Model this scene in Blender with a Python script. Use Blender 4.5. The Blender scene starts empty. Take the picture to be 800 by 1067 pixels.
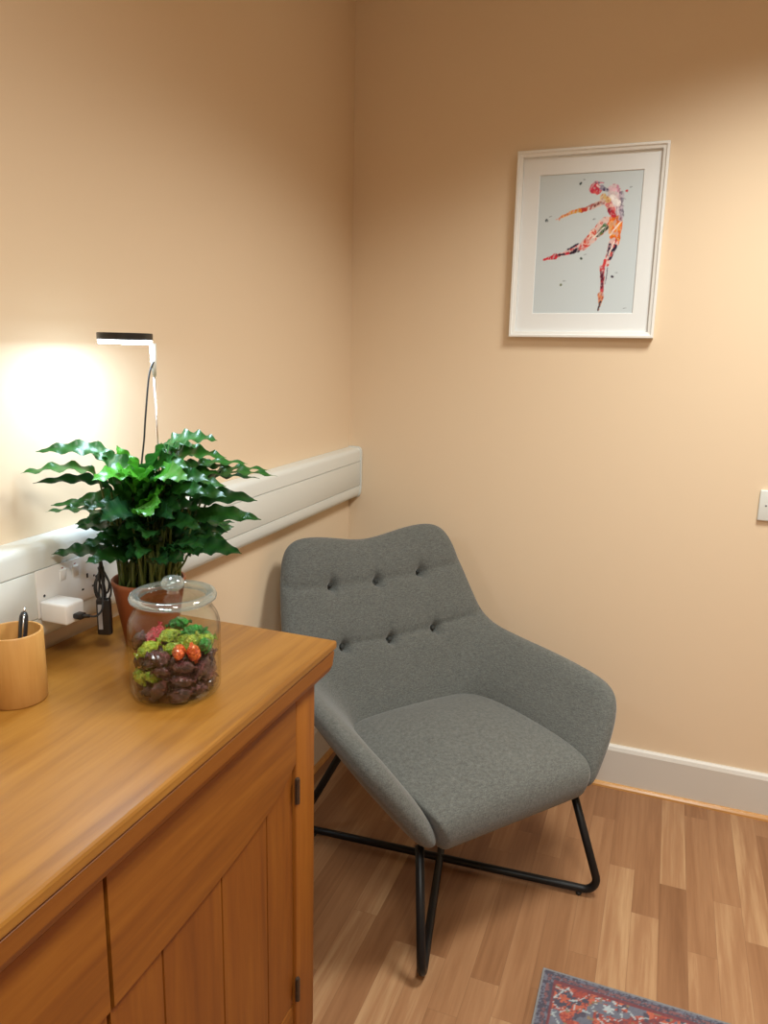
import bpy, bmesh, math, random
import numpy as np
from mathutils import Vector, Matrix, Quaternion, noise as mnoise

PI = math.pi
sc = bpy.context.scene
COL = sc.collection
random.seed(7)

# ------------------------------------------------------------------ camera
cam_d = bpy.data.cameras.new('camera')
cam = bpy.data.objects.new('camera', cam_d)
COL.objects.link(cam)
CAM_P = Vector((1.01997, -2.38651, 1.39873))
FWD = Vector((-0.34048, 0.91563, -0.21374)).normalized()
RGT = Vector((0.93521775, 0.3532826, 0.02364668)).normalized()
UPV = Vector((-0.09716329, 0.19184471, 0.97660376)).normalized()
cam.matrix_world = Matrix(((RGT.x, UPV.x, -FWD.x, CAM_P.x), (RGT.y, UPV.y, -FWD.y, CAM_P.y),
                           (RGT.z, UPV.z, -FWD.z, CAM_P.z), (0, 0, 0, 1)))
cam_d.sensor_fit = 'VERTICAL'
cam_d.sensor_height = 24.0
cam_d.lens = 784.53 / 1067 * 24.0
cam_d.clip_start = 0.02
sc.camera = cam

# ------------------------------------------------------------------ light and exposure
sc.view_settings.view_transform = 'Standard'
sc.view_settings.look = 'None'
sc.view_settings.gamma = 1.0
sc.view_settings.use_curve_mapping = False
sc.view_settings.exposure = 0.0
sc.cycles.use_denoising = True
sc.cycles.max_bounces = 12
sc.cycles.transparent_max_bounces = 24
sc.cycles.sample_clamp_indirect = 6.0
sc.cycles.blur_glossy = 0.6

world = bpy.data.worlds.new('world')
sc.world = world
world.use_nodes = True
world.node_tree.nodes['Background'].inputs[0].default_value = (1.0, 0.93, 0.84, 1)
world.node_tree.nodes['Background'].inputs[1].default_value = 0.02


def area(name, loc, size, watts, color, spread=180, aim=None):
    l = bpy.data.lights.new(name, 'AREA')
    l.shape = 'SQUARE'
    l.size = size
    l.energy = watts
    l.color = color
    l.spread = math.radians(spread)
    o = bpy.data.objects.new(name, l)
    COL.objects.link(o)
    o.location = loc
    if aim is not None:
        o.rotation_euler = (Vector(aim) - Vector(loc)).to_track_quat('-Z', 'Y').to_euler()
    return o


CEIL = 2.5
area('ceiling_light', (1.4, -0.85, CEIL - 0.012), 0.45, 25, (0.97, 1.0, 0.94), 132)
area('ceiling_light', (1.25, -2.4, CEIL - 0.012), 0.5, 26, (0.97, 1.0, 0.94), 155)  # unseen second light, serves as general fill

# ------------------------------------------------------------------ materials
MATS = {}


def mat(name, color=(0.8, 0.8, 0.8), rough=0.5, metal=0.0, coat=0.0, spec=0.5, emit=None, estr=0.0):
    m = bpy.data.materials.new(name)
    m.use_nodes = True
    b = m.node_tree.nodes['Principled BSDF']
    b.inputs['Base Color'].default_value = (*color, 1)
    b.inputs['Roughness'].default_value = rough
    b.inputs['Metallic'].default_value = metal
    b.inputs['Coat Weight'].default_value = coat
    b.inputs['Specular IOR Level'].default_value = spec
    if emit:
        b.inputs['Emission Color'].default_value = (*emit, 1)
        b.inputs['Emission Strength'].default_value = estr
    MATS[name] = m
    return m


def nd(m, t, **kw):
    n = m.node_tree.nodes.new(t)
    for k, v in kw.items():
        setattr(n, k, v)
    return n


def lk(m, a, b):
    m.node_tree.links.new(a, b)


def ramp(m, stops):
    r = nd(m, 'ShaderNodeValToRGB')
    e = r.color_ramp.elements
    while len(e) < len(stops):
        e.new(0.5)
    for el, (p, c) in zip(e, stops):
        el.position = p
        el.color = (*c, 1)
    return r


def coords(m, scale, loc=(0, 0, 0), rot=(0, 0, 0), src='Object'):
    tc = nd(m, 'ShaderNodeTexCoord')
    mp = nd(m, 'ShaderNodeMapping')
    mp.inputs['Scale'].default_value = scale
    mp.inputs['Location'].default_value = loc
    mp.inputs['Rotation'].default_value = rot
    lk(m, tc.outputs[src], mp.inputs[0])
    return mp


def noise(m, mp, scale, detail=4, rough=0.6, dist=0.0):
    n = nd(m, 'ShaderNodeTexNoise')
    n.inputs['Scale'].default_value = scale
    n.inputs['Detail'].default_value = detail
    n.inputs['Roughness'].default_value = rough
    n.inputs['Distortion'].default_value = dist
    lk(m, mp.outputs[0], n.inputs['Vector'])
    return n


def bump(m, height_socket, strength, dist=0.01):
    b = nd(m, 'ShaderNodeBump')
    b.inputs['Strength'].default_value = strength
    b.inputs['Distance'].default_value = dist
    lk(m, height_socket, b.inputs['Height'])
    lk(m, b.outputs[0], m.node_tree.nodes['Principled BSDF'].inputs['Normal'])
    return b


def wood(name, axis, dark, mid, light, rough=0.32, loc=(0, 0, 0), coat=0.25, fine=60):
    m = mat(name, mid, rough, coat=coat)
    m.node_tree.nodes['Principled BSDF'].inputs['Coat Roughness'].default_value = 0.22
    s = [1.0, 1.0, 1.0]
    s['xyz'.index(axis)] = 0.07
    mp = coords(m, s, loc)
    n1 = noise(m, mp, 8, 8, 0.62, 2.2)
    n2 = noise(m, mp, fine, 3, 0.6, 0.2)
    mx = nd(m, 'ShaderNodeMix', data_type='FLOAT')
    mx.inputs[0].default_value = 0.35
    lk(m, n1.outputs[0], mx.inputs[2])
    lk(m, n2.outputs[0], mx.inputs[3])
    r = ramp(m, [(0.30, dark), (0.50, mid), (0.70, light)])
    lk(m, mx.outputs[0], r.inputs[0])
    lk(m, r.outputs[0], m.node_tree.nodes['Principled BSDF'].inputs['Base Color'])
    bump(m, n2.outputs[0], 0.06, 0.002)
    return m


# painted plaster
def plaster(name, color):
    m = mat(name, color, 0.62, spec=0.3)
    mp = coords(m, (1, 1, 1))
    n = noise(m, mp, 320, 3, 0.6)
    bump(m, n.outputs[0], 0.05, 0.002)
    return m


WALLC = (0.788, 0.622, 0.442)
plaster('peach_paint', WALLC)
plaster('ceiling_paint', (0.82, 0.79, 0.73))
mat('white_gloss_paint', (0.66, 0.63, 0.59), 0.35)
mat('white_plastic', (0.71, 0.73, 0.70), 0.32)
mat('socket_plastic', (0.84, 0.83, 0.82), 0.25)
mat('charger_plastic', (0.88, 0.87, 0.86), 0.28)
mat('black_plastic', (0.012, 0.012, 0.013), 0.32)
mat('black_rubber', (0.015, 0.015, 0.016), 0.55)
mat('grey_sleeve', (0.30, 0.31, 0.33), 0.35)
mat('label_grey', (0.35, 0.35, 0.37), 0.4)
mat('dark_hole', (0.01, 0.01, 0.01), 0.8)
mat('chrome', (0.75, 0.75, 0.76), 0.2, 1.0)
mat('hinge_metal', (0.10, 0.07, 0.05), 0.45, 0.7)
mat('black_steel', (0.006, 0.006, 0.007), 0.42, spec=0.3)
mat('lacquer_white', (0.84, 0.84, 0.82), 0.35)
mat('mat_board', (0.80, 0.82, 0.83), 0.8)
mat('terracotta', (0.30, 0.088, 0.030), 0.55)
mat('soil', (0.025, 0.014, 0.008), 0.95)
mat('lamp_diffuser', (0.9, 0.9, 0.9), 0.4, emit=(0.85, 0.94, 1.0), estr=12.0)
mat('lamp_light', (1, 1, 1), 0.5, emit=(0.64, 0.83, 1.0), estr=250.0)
wood('bead_wood', 'x', (0.42, 0.20, 0.055), (0.55, 0.27, 0.08), (0.62, 0.33, 0.11))

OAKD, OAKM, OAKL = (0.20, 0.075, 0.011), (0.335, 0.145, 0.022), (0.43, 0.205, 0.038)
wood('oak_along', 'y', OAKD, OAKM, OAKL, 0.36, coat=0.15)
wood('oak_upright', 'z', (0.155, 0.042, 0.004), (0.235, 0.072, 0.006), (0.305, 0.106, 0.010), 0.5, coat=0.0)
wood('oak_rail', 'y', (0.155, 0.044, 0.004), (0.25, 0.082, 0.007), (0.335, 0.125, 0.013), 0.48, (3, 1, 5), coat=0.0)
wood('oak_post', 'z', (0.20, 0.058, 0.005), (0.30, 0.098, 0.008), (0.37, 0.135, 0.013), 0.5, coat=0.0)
wood('bamboo', 'z', (0.46, 0.215, 0.052), (0.55, 0.285, 0.080), (0.62, 0.345, 0.11), 0.45, coat=0.0, fine=90)

# laminate floor: narrow strips along y, each strip cut into staves of their own tone
m = mat('laminate', (0.4, 0.2, 0.1), 0.42)
tc = nd(m, 'ShaderNodeTexCoord')
sep = nd(m, 'ShaderNodeSeparateXYZ')
lk(m, tc.outputs['Object'], sep.inputs[0])


def mth(op, a, b=None, c=None):
    n = nd(MATS['laminate'], 'ShaderNodeMath', operation=op)
    for i, v in enumerate((a, b, c)):
        if v is None:
            continue
        if isinstance(v, (int, float)):
            n.inputs[i].default_value = v
        else:
            lk(MATS['laminate'], v, n.inputs[i])
    return n.outputs[0]


PW = 0.0665
sx = mth('DIVIDE', mth('ADD', sep.outputs[0], 0.009), PW)
ix = mth('FLOOR', sx)
fx = mth('FRACT', sx)
wn1 = nd(m, 'ShaderNodeTexWhiteNoise', noise_dimensions='1D')
lk(m, ix, wn1.inputs['W'])
sy = mth('ADD', mth('DIVIDE', sep.outputs[1], 0.58), mth('MULTIPLY', wn1.outputs['Value'], 7.0))
iy = mth('FLOOR', sy)
fy = mth('FRACT', sy)
cmb = nd(m, 'ShaderNodeCombineXYZ')
lk(m, ix, cmb.inputs[0])
lk(m, iy, cmb.inputs[1])
wn2 = nd(m, 'ShaderNodeTexWhiteNoise', noise_dimensions='2D')
lk(m, cmb.outputs[0], wn2.inputs['Vector'])
gv = nd(m, 'ShaderNodeCombineXYZ')
lk(m, mth('MULTIPLY_ADD', wn2.outputs['Value'], 13.0, sep.outputs[0]), gv.inputs[0])
lk(m, mth('MULTIPLY', sep.outputs[1], 0.05), gv.inputs[1])
g1 = nd(m, 'ShaderNodeTexNoise')
g1.inputs['Scale'].default_value = 26
g1.inputs['Detail'].default_value = 5
g1.inputs['Roughness'].default_value = 0.6
g1.inputs['Distortion'].default_value = 0.8
lk(m, gv.outputs[0], g1.inputs['Vector'])
g2 = nd(m, 'ShaderNodeTexNoise')
g2.inputs['Scale'].default_value = 130
g2.inputs['Detail'].default_value = 3
lk(m, gv.outputs[0], g2.inputs['Vector'])
tone = mth('ADD', mth('MULTIPLY', wn2.outputs['Value'], 0.33),
           mth('ADD', mth('MULTIPLY', g1.outputs[0], 0.62), mth('MULTIPLY', g2.outputs[0], 0.20)))
fr = ramp(m, [(0.34, (0.195, 0.084, 0.034)), (0.54, (0.275, 0.130, 0.058)), (0.70, (0.335, 0.172, 0.082)), (0.84, (0.45, 0.27, 0.14))])
lk(m, tone, fr.inputs[0])
edge = mth('MINIMUM', mth('MULTIPLY', mth('MINIMUM', fx, mth('SUBTRACT', 1.0, fx)), PW),
           mth('MULTIPLY', mth('MINIMUM', fy, mth('SUBTRACT', 1.0, fy)), 0.58))
seam = mth('LESS_THAN', edge, 0.0007)
mixs = nd(m, 'ShaderNodeMix', data_type='RGBA')
lk(m, mth('MULTIPLY', seam, 0.28), mixs.inputs[0])
lk(m, fr.outputs[0], mixs.inputs[6])
mixs.inputs[7].default_value = (0.10, 0.045, 0.02, 1)
lk(m, mixs.outputs[2], m.node_tree.nodes['Principled BSDF'].inputs['Base Color'])
bump(m, g2.outputs[0], 0.03, 0.001)

# heathered grey upholstery
m = mat('grey_fabric', (0.13, 0.14, 0.135), 0.95, spec=0.15)
mp = coords(m, (1, 1, 1))
na = noise(m, mp, 1100, 2, 0.7)
mp2 = coords(m, (1, 1, 0.2))
nb = noise(m, mp2, 480, 2, 0.75)
mp3 = coords(m, (0.2, 0.2, 1))
nc = noise(m, mp3, 480, 2, 0.75)
ad = nd(m, 'ShaderNodeMath', operation='ADD')
lk(m, nb.outputs[0], ad.inputs[0])
lk(m, nc.outputs[0], ad.inputs[1])
ad2 = nd(m, 'ShaderNodeMath', operation='MULTIPLY_ADD')
ad2.inputs[1].default_value = 0.5
lk(m, na.outputs[0], ad2.inputs[0])
lk(m, ad.outputs[0], ad2.inputs[2])
r = ramp(m, [(0.85, (0.062, 0.064, 0.060)), (1.25, (0.110, 0.113, 0.105)), (1.0, (0.164, 0.167, 0.156))])
r.color_ramp.elements[0].position = 0.355
r.color_ramp.elements[1].position = 0.50
r.color_ramp.elements[2].position = 0.645
dv = nd(m, 'ShaderNodeMath', operation='DIVIDE')
dv.inputs[1].default_value = 2.5
lk(m, ad2.outputs[0], dv.inputs[0])
lk(m, dv.outputs[0], r.inputs[0])
lk(m, r.outputs[0], m.node_tree.nodes['Principled BSDF'].inputs['Base Color'])
m.node_tree.nodes['Principled BSDF'].inputs['Sheen Weight'].default_value = 0.25
m.node_tree.nodes['Principled BSDF'].inputs['Sheen Roughness'].default_value = 0.5
bump(m, dv.outputs[0], 0.35, 0.0015)
mat('button_fabric_shaded', (0.045, 0.047, 0.045), 0.95, spec=0.1)  # darker than the upholstery: shade of the dimples put into the button colour

# leaves
def leaf_mat(name, c1, c2, rough):
    m = mat(name, c1, rough)
    at = nd(m, 'ShaderNodeAttribute', attribute_name='tone')
    r = ramp(m, [(0.0, c2), (1.0, c1)])
    lk(m, at.outputs['Fac'], r.inputs[0])
    b = m.node_tree.nodes['Principled BSDF']
    lk(m, r.outputs[0], b.inputs['Base Color'])
    tr = nd(m, 'ShaderNodeBsdfTranslucent')
    lk(m, r.outputs[0], tr.inputs[0])
    mx = nd(m, 'ShaderNodeMixShader')
    mx.inputs[0].default_value = 0.28
    lk(m, b.outputs[0], mx.inputs[1])
    lk(m, tr.outputs[0], mx.inputs[2])
    lk(m, mx.outputs[0], m.node_tree.nodes['Material Output'].inputs[0])
    return m


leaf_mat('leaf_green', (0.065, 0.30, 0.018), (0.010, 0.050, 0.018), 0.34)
mat('stem_green', (0.085, 0.125, 0.024), 0.5)

# thin clear glass: fresnel mix of clear transmission and gloss, slightly green
def thin_glass(name, tint, base, gain, expo, milk=0.0):
    m = bpy.data.materials.new(name)
    m.use_nodes = True
    nt = m.node_tree
    nt.nodes.remove(nt.nodes['Principled BSDF'])
    tr = nd(m, 'ShaderNodeBsdfTransparent')
    tr.inputs[0].default_value = (*tint, 1)
    gl = nd(m, 'ShaderNodeBsdfGlossy')
    gl.inputs['Roughness'].default_value = 0.03
    lw = nd(m, 'ShaderNodeLayerWeight')
    lw.inputs['Blend'].default_value = 0.5
    pw = nd(m, 'ShaderNodeMath', operation='POWER')
    pw.inputs[1].default_value = expo
    lk(m, lw.outputs['Facing'], pw.inputs[0])
    ma = nd(m, 'ShaderNodeMath', operation='MULTIPLY_ADD')
    ma.inputs[1].default_value = gain
    ma.inputs[2].default_value = base
    ma.use_clamp = True
    lk(m, pw.outputs[0], ma.inputs[0])
    mx = nd(m, 'ShaderNodeMixShader')
    lk(m, ma.outputs[0], mx.inputs[0])
    lk(m, tr.outputs[0], mx.inputs[1])
    lk(m, gl.outputs[0], mx.inputs[2])
    out = mx
    if milk:
        df = nd(m, 'ShaderNodeBsdfTranslucent')
        df.inputs[0].default_value = (0.78, 0.93, 0.95, 1)
        d2 = nd(m, 'ShaderNodeBsdfDiffuse')
        d2.inputs[0].default_value = (0.78, 0.93, 0.95, 1)
        m3 = nd(m, 'ShaderNodeMixShader')
        lk(m, df.outputs[0], m3.inputs[1])
        lk(m, d2.outputs[0], m3.inputs[2])
        m2 = nd(m, 'ShaderNodeMixShader')
        m2.inputs[0].default_value = milk
        lk(m, mx.outputs[0], m2.inputs[1])
        lk(m, m3.outputs[0], m2.inputs[2])
        out = m2
    lk(m, out.outputs[0], nt.nodes['Material Output'].inputs[0])
    MATS[name] = m


thin_glass('jar_glass', (0.975, 0.985, 0.98), 0.026, 0.65, 4.0)
thin_glass('lid_glass', (0.93, 0.97, 0.97), 0.05, 0.6, 3.0)
thin_glass('rim_glass', (0.90, 0.955, 0.955), 0.11, 0.7, 1.8, 0.13)


def foil(name, c1, c2, rough=0.22, metal=0.25):
    m = mat(name, c1, rough, metal, coat=1.0)
    m.node_tree.nodes['Principled BSDF'].inputs['Coat Roughness'].default_value = 0.08
    mp = coords(m, (1, 1, 1))
    n = noise(m, mp, 95, 3, 0.6)
    r = ramp(m, [(0.38, c2), (0.62, c1)])
    lk(m, n.outputs[0], r.inputs[0])
    lk(m, r.outputs[0], m.node_tree.nodes['Principled BSDF'].inputs['Base Color'])
    n2 = noise(m, mp, 210, 2, 0.6)
    bump(m, n2.outputs[0], 1.0, 0.006)


foil('wrap_purple', (0.13, 0.040, 0.046), (0.016, 0.005, 0.007), 0.2, 0.45)
foil('wrap_lime', (0.40, 0.46, 0.03), (0.16, 0.30, 0.015))
foil('wrap_green', (0.03, 0.34, 0.04), (0.01, 0.15, 0.02))
foil('wrap_orange', (0.85, 0.17, 0.02), (0.55, 0.05, 0.015))
foil('wrap_pink', (0.62, 0.05, 0.09), (0.35, 0.02, 0.03))

# a printed or woven pattern stored on the mesh
def pattern_mat(name, rough, attr='pattern'):
    m = mat(name, (1, 1, 1), rough, spec=0.2)
    at = nd(m, 'ShaderNodeAttribute', attribute_name=attr)
    lk(m, at.outputs['Color'], m.node_tree.nodes['Principled BSDF'].inputs['Base Color'])
    return m


pattern_mat('art_print', 0.55)
m = pattern_mat('woven_rug', 0.95)
mp = coords(m, (1, 1, 1))
n = noise(m, mp, 700, 2, 0.7)
bump(m, n.outputs[0], 0.5, 0.002)
mat('rug_edge', (0.26, 0.27, 0.29), 0.95)

# ------------------------------------------------------------------ builders
class MB:
    """collects shapes, builds one mesh object"""

    def __init__(self):
        self.v, self.f, self.mi, self.sm = [], [], [], []

    def add(self, vs, fs, mi=0, smooth=False):
        o = len(self.v)
        self.v += [tuple(x) for x in vs]
        for f in fs:
            self.f.append([i + o for i in f])
            self.mi.append(mi)
            self.sm.append(smooth)
        return self

    def bm(self, b, mi=0, smooth=False):
        b.verts.ensure_lookup_table()
        b.verts.index_update()
        self.add([v.co[:] for v in b.verts], [[v.index for v in f.verts] for f in b.faces], mi, smooth)
        b.free()
        return self

    def box(self, lo, hi, bevel=0.0, seg=2, mi=0, rot=None, smooth=None):
        b = bmesh.new()
        lo, hi = Vector(lo), Vector(hi)
        bmesh.ops.create_cube(b, size=1)
        for v in b.verts:
            v.co = Vector((v.co.x * (hi.x - lo.x), v.co.y * (hi.y - lo.y), v.co.z * (hi.z - lo.z)))
        if bevel:
            bmesh.ops.bevel(b, geom=list(b.edges), offset=bevel, segments=seg, profile=0.5, affect='EDGES')
        c = (lo + hi) / 2
        for v in b.verts:
            v.co = (rot @ v.co if rot else v.co) + c
        return self.bm(b, mi, bool(bevel) if smooth is None else smooth)

    def lathe(self, prof, c=(0, 0, 0), n=48, mi=0, smooth=True):
        vs, fs = [], []
        for (r, z) in prof:
            for k in range(n):
                a = 2 * PI * k / n
                vs.append((c[0] + r * math.cos(a), c[1] + r * math.sin(a), c[2] + z))
        for i in range(len(prof) - 1):
            for k in range(n):
                k2 = (k + 1) % n
                fs.append((i * n + k, i * n + k2, (i + 1) * n + k2, (i + 1) * n + k))
        return self.add(vs, fs, mi, smooth)

    def tube(self, pts, r, n=10, mi=0, caps=True, smooth=True):
        pts = [Vector(p) for p in pts]
        rs = r if isinstance(r, (list, tuple)) else [r] * len(pts)
        vs, fs = [], []
        t0 = (pts[1] - pts[0]).normalized()
        nrm = t0.orthogonal().normalized()
        for i, p in enumerate(pts):
            t = (pts[min(i + 1, len(pts) - 1)] - pts[max(i - 1, 0)]).normalized()
            nrm = (nrm - t * nrm.dot(t)).normalized()
            bn = t.cross(nrm)
            for k in range(n):
                a = 2 * PI * k / n
                vs.append(p + (nrm * math.cos(a) + bn * math.sin(a)) * rs[i])
        for i in range(len(pts) - 1):
            for k in range(n):
                k2 = (k + 1) % n
                fs.append((i * n + k, i * n + k2, (i + 1) * n + k2, (i + 1) * n + k))
        if caps:
            fs.append(tuple(reversed(range(n))))
            fs.append(tuple(range((len(pts) - 1) * n, len(pts) * n)))
        return self.add(vs, fs, mi, smooth)

    def prism(self, poly, axis, a, b, mi=0, smooth=False):
        """extrude a closed 2-D outline along an axis; the outline uses the other two axes in xyz order"""
        n = len(poly)

        def mk(p, t):
            q = list(p)
            q.insert('xyz'.index(axis), t)
            return q
        vs = [mk(p, a) for p in poly] + [mk(p, b) for p in poly]
        fs = [(i, (i + 1) % n, n + (i + 1) % n, n + i) for i in range(n)]
        fs += [tuple(reversed(range(n))), tuple(range(n, 2 * n))]
        return self.add(vs, fs, mi, smooth)

    def build(self, name, mats, parent=None, base=None, local=False, auto=None):
        me = bpy.data.meshes.new(name)
        if base is None:
            base = parent_base(parent) if parent else (0, 0, 0)
        bx, by, bz = (0, 0, 0) if local else base
        me.from_pydata([(x - bx, y - by, z - bz) for x, y, z in self.v], [], self.f)
        for mm in (mats if isinstance(mats, (list, tuple)) else [mats]):
            me.materials.append(MATS[mm])
        me.polygons.foreach_set('material_index', self.mi)
        me.polygons.foreach_set('use_smooth', self.sm)
        b = bmesh.new()
        b.from_mesh(me)
        bmesh.ops.recalc_face_normals(b, faces=b.faces)
        b.to_mesh(me)
        b.free()
        if auto:
            me.set_sharp_from_angle(angle=math.radians(auto))
        o = bpy.data.objects.new(name, me)
        COL.objects.link(o)
        if parent:
            o.parent = parent
        elif not local:
            o.location = base
        return o


def parent_base(o):
    p = Vector((0, 0, 0))
    while o:
        p = p + o.location
        o = o.parent
    return tuple(p)


def thing(name, label, cat, loc, rotz=0.0, group=None):
    o = bpy.data.objects.new(name, None)
    o.empty_display_size = 0.05
    COL.objects.link(o)
    o.location = loc
    o.rotation_euler = (0, 0, rotz)
    return tag(o, label, cat, group)


def tag(o, label, cat, group=None, kind=None):
    o['label'] = label
    o['category'] = cat
    if group:
        o['group'] = group
    if kind:
        o['kind'] = kind
    return o


def catmull(P, n=8):
    P = [Vector(p) for p in P]
    out = []
    for i in range(len(P) - 1):
        p0, p1, p2, p3 = P[max(i - 1, 0)], P[i], P[i + 1], P[min(i + 2, len(P) - 1)]
        for k in range(n):
            t = k / n
            out.append(0.5 * ((2 * p1) + (p2 - p0) * t + (2 * p0 - 5 * p1 + 4 * p2 - p3) * t * t + (3 * p1 - p0 - 3 * p2 + p3) * t ** 3))
    out.append(P[-1])
    return out


def fillet_path(P, r, n=8):
    """polyline with round bends"""
    P = [Vector(p) for p in P]
    out = [P[0]]
    for i in range(1, len(P) - 1):
        a = (P[i - 1] - P[i]).normalized()
        b = (P[i + 1] - P[i]).normalized()
        ang = a.angle(b)
        d = r / math.tan(ang / 2)
        s, e = P[i] + a * d, P[i] + b * d
        c = P[i] + (a + b).normalized() * (r / math.sin(ang / 2))
        v0, v1 = s - c, e - c
        for k in range(n + 1):
            out.append(c + v0.slerp(v1, k / n).normalized() * r)
    out.append(P[-1])
    return out


# ------------------------------------------------------------------ room
RX, RY = 2.9, -3.4


def slab(name, lo, hi, m, label, cat):
    o = MB().box(lo, hi).build(name, m)
    return tag(o, label, cat, kind='structure')


slab('floor', (-0.1, RY - 0.1, -0.06), (RX + 0.1, 0.1, 0), 'laminate', 'warm brown strip-wood laminate floor', 'floor')
slab('wall_left', (-0.1, RY - 0.1, 0), (0, 0.1, CEIL), 'peach_paint', 'peach painted wall behind the sideboard and trunking', 'wall')
slab('wall_back', (0, 0, 0), (RX + 0.1, 0.1, CEIL), 'peach_paint', 'peach painted wall carrying the framed dancer print', 'wall')
slab('wall_right', (RX, RY - 0.1, 0), (RX + 0.1, 0, CEIL), 'peach_paint', 'peach wall out of view to the right', 'wall')
slab('wall_front', (0, RY - 0.1, 0), (RX, RY, CEIL), 'peach_paint', 'peach wall behind the viewer', 'wall')
slab('ceiling', (-0.1, RY - 0.1, CEIL), (RX + 0.1, 0.1, CEIL + 0.08), 'ceiling_paint', 'off-white ceiling', 'ceiling')

SK = [(0, 0), (-0.018, 0), (-0.018, 0.128), (-0.013, 0.139), (-0.006, 0.1435), (0, 0.1435)]      # (y, z)
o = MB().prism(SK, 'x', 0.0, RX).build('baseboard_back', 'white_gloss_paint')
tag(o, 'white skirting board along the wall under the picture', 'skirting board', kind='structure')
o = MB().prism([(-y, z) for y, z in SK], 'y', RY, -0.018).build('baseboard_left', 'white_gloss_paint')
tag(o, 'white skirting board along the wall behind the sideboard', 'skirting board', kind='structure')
BD = [(-0.018, 0), (-0.032, 0), (-0.031, 0.006), (-0.027, 0.011), (-0.022, 0.0135), (-0.018, 0.0135)]
o = MB().prism(BD, 'x', 0.018, RX).build('trim_1', 'bead_wood')
tag(o, 'thin oak-coloured beading where floor meets the skirting under the picture', 'floor beading', kind='structure')
o = MB().prism([(-y, z) for y, z in BD], 'y', RY, -0.032).build('trim_2', 'bead_wood')
tag(o, 'thin oak-coloured beading along the wall behind the sideboard', 'floor beading', kind='structure')
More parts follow.
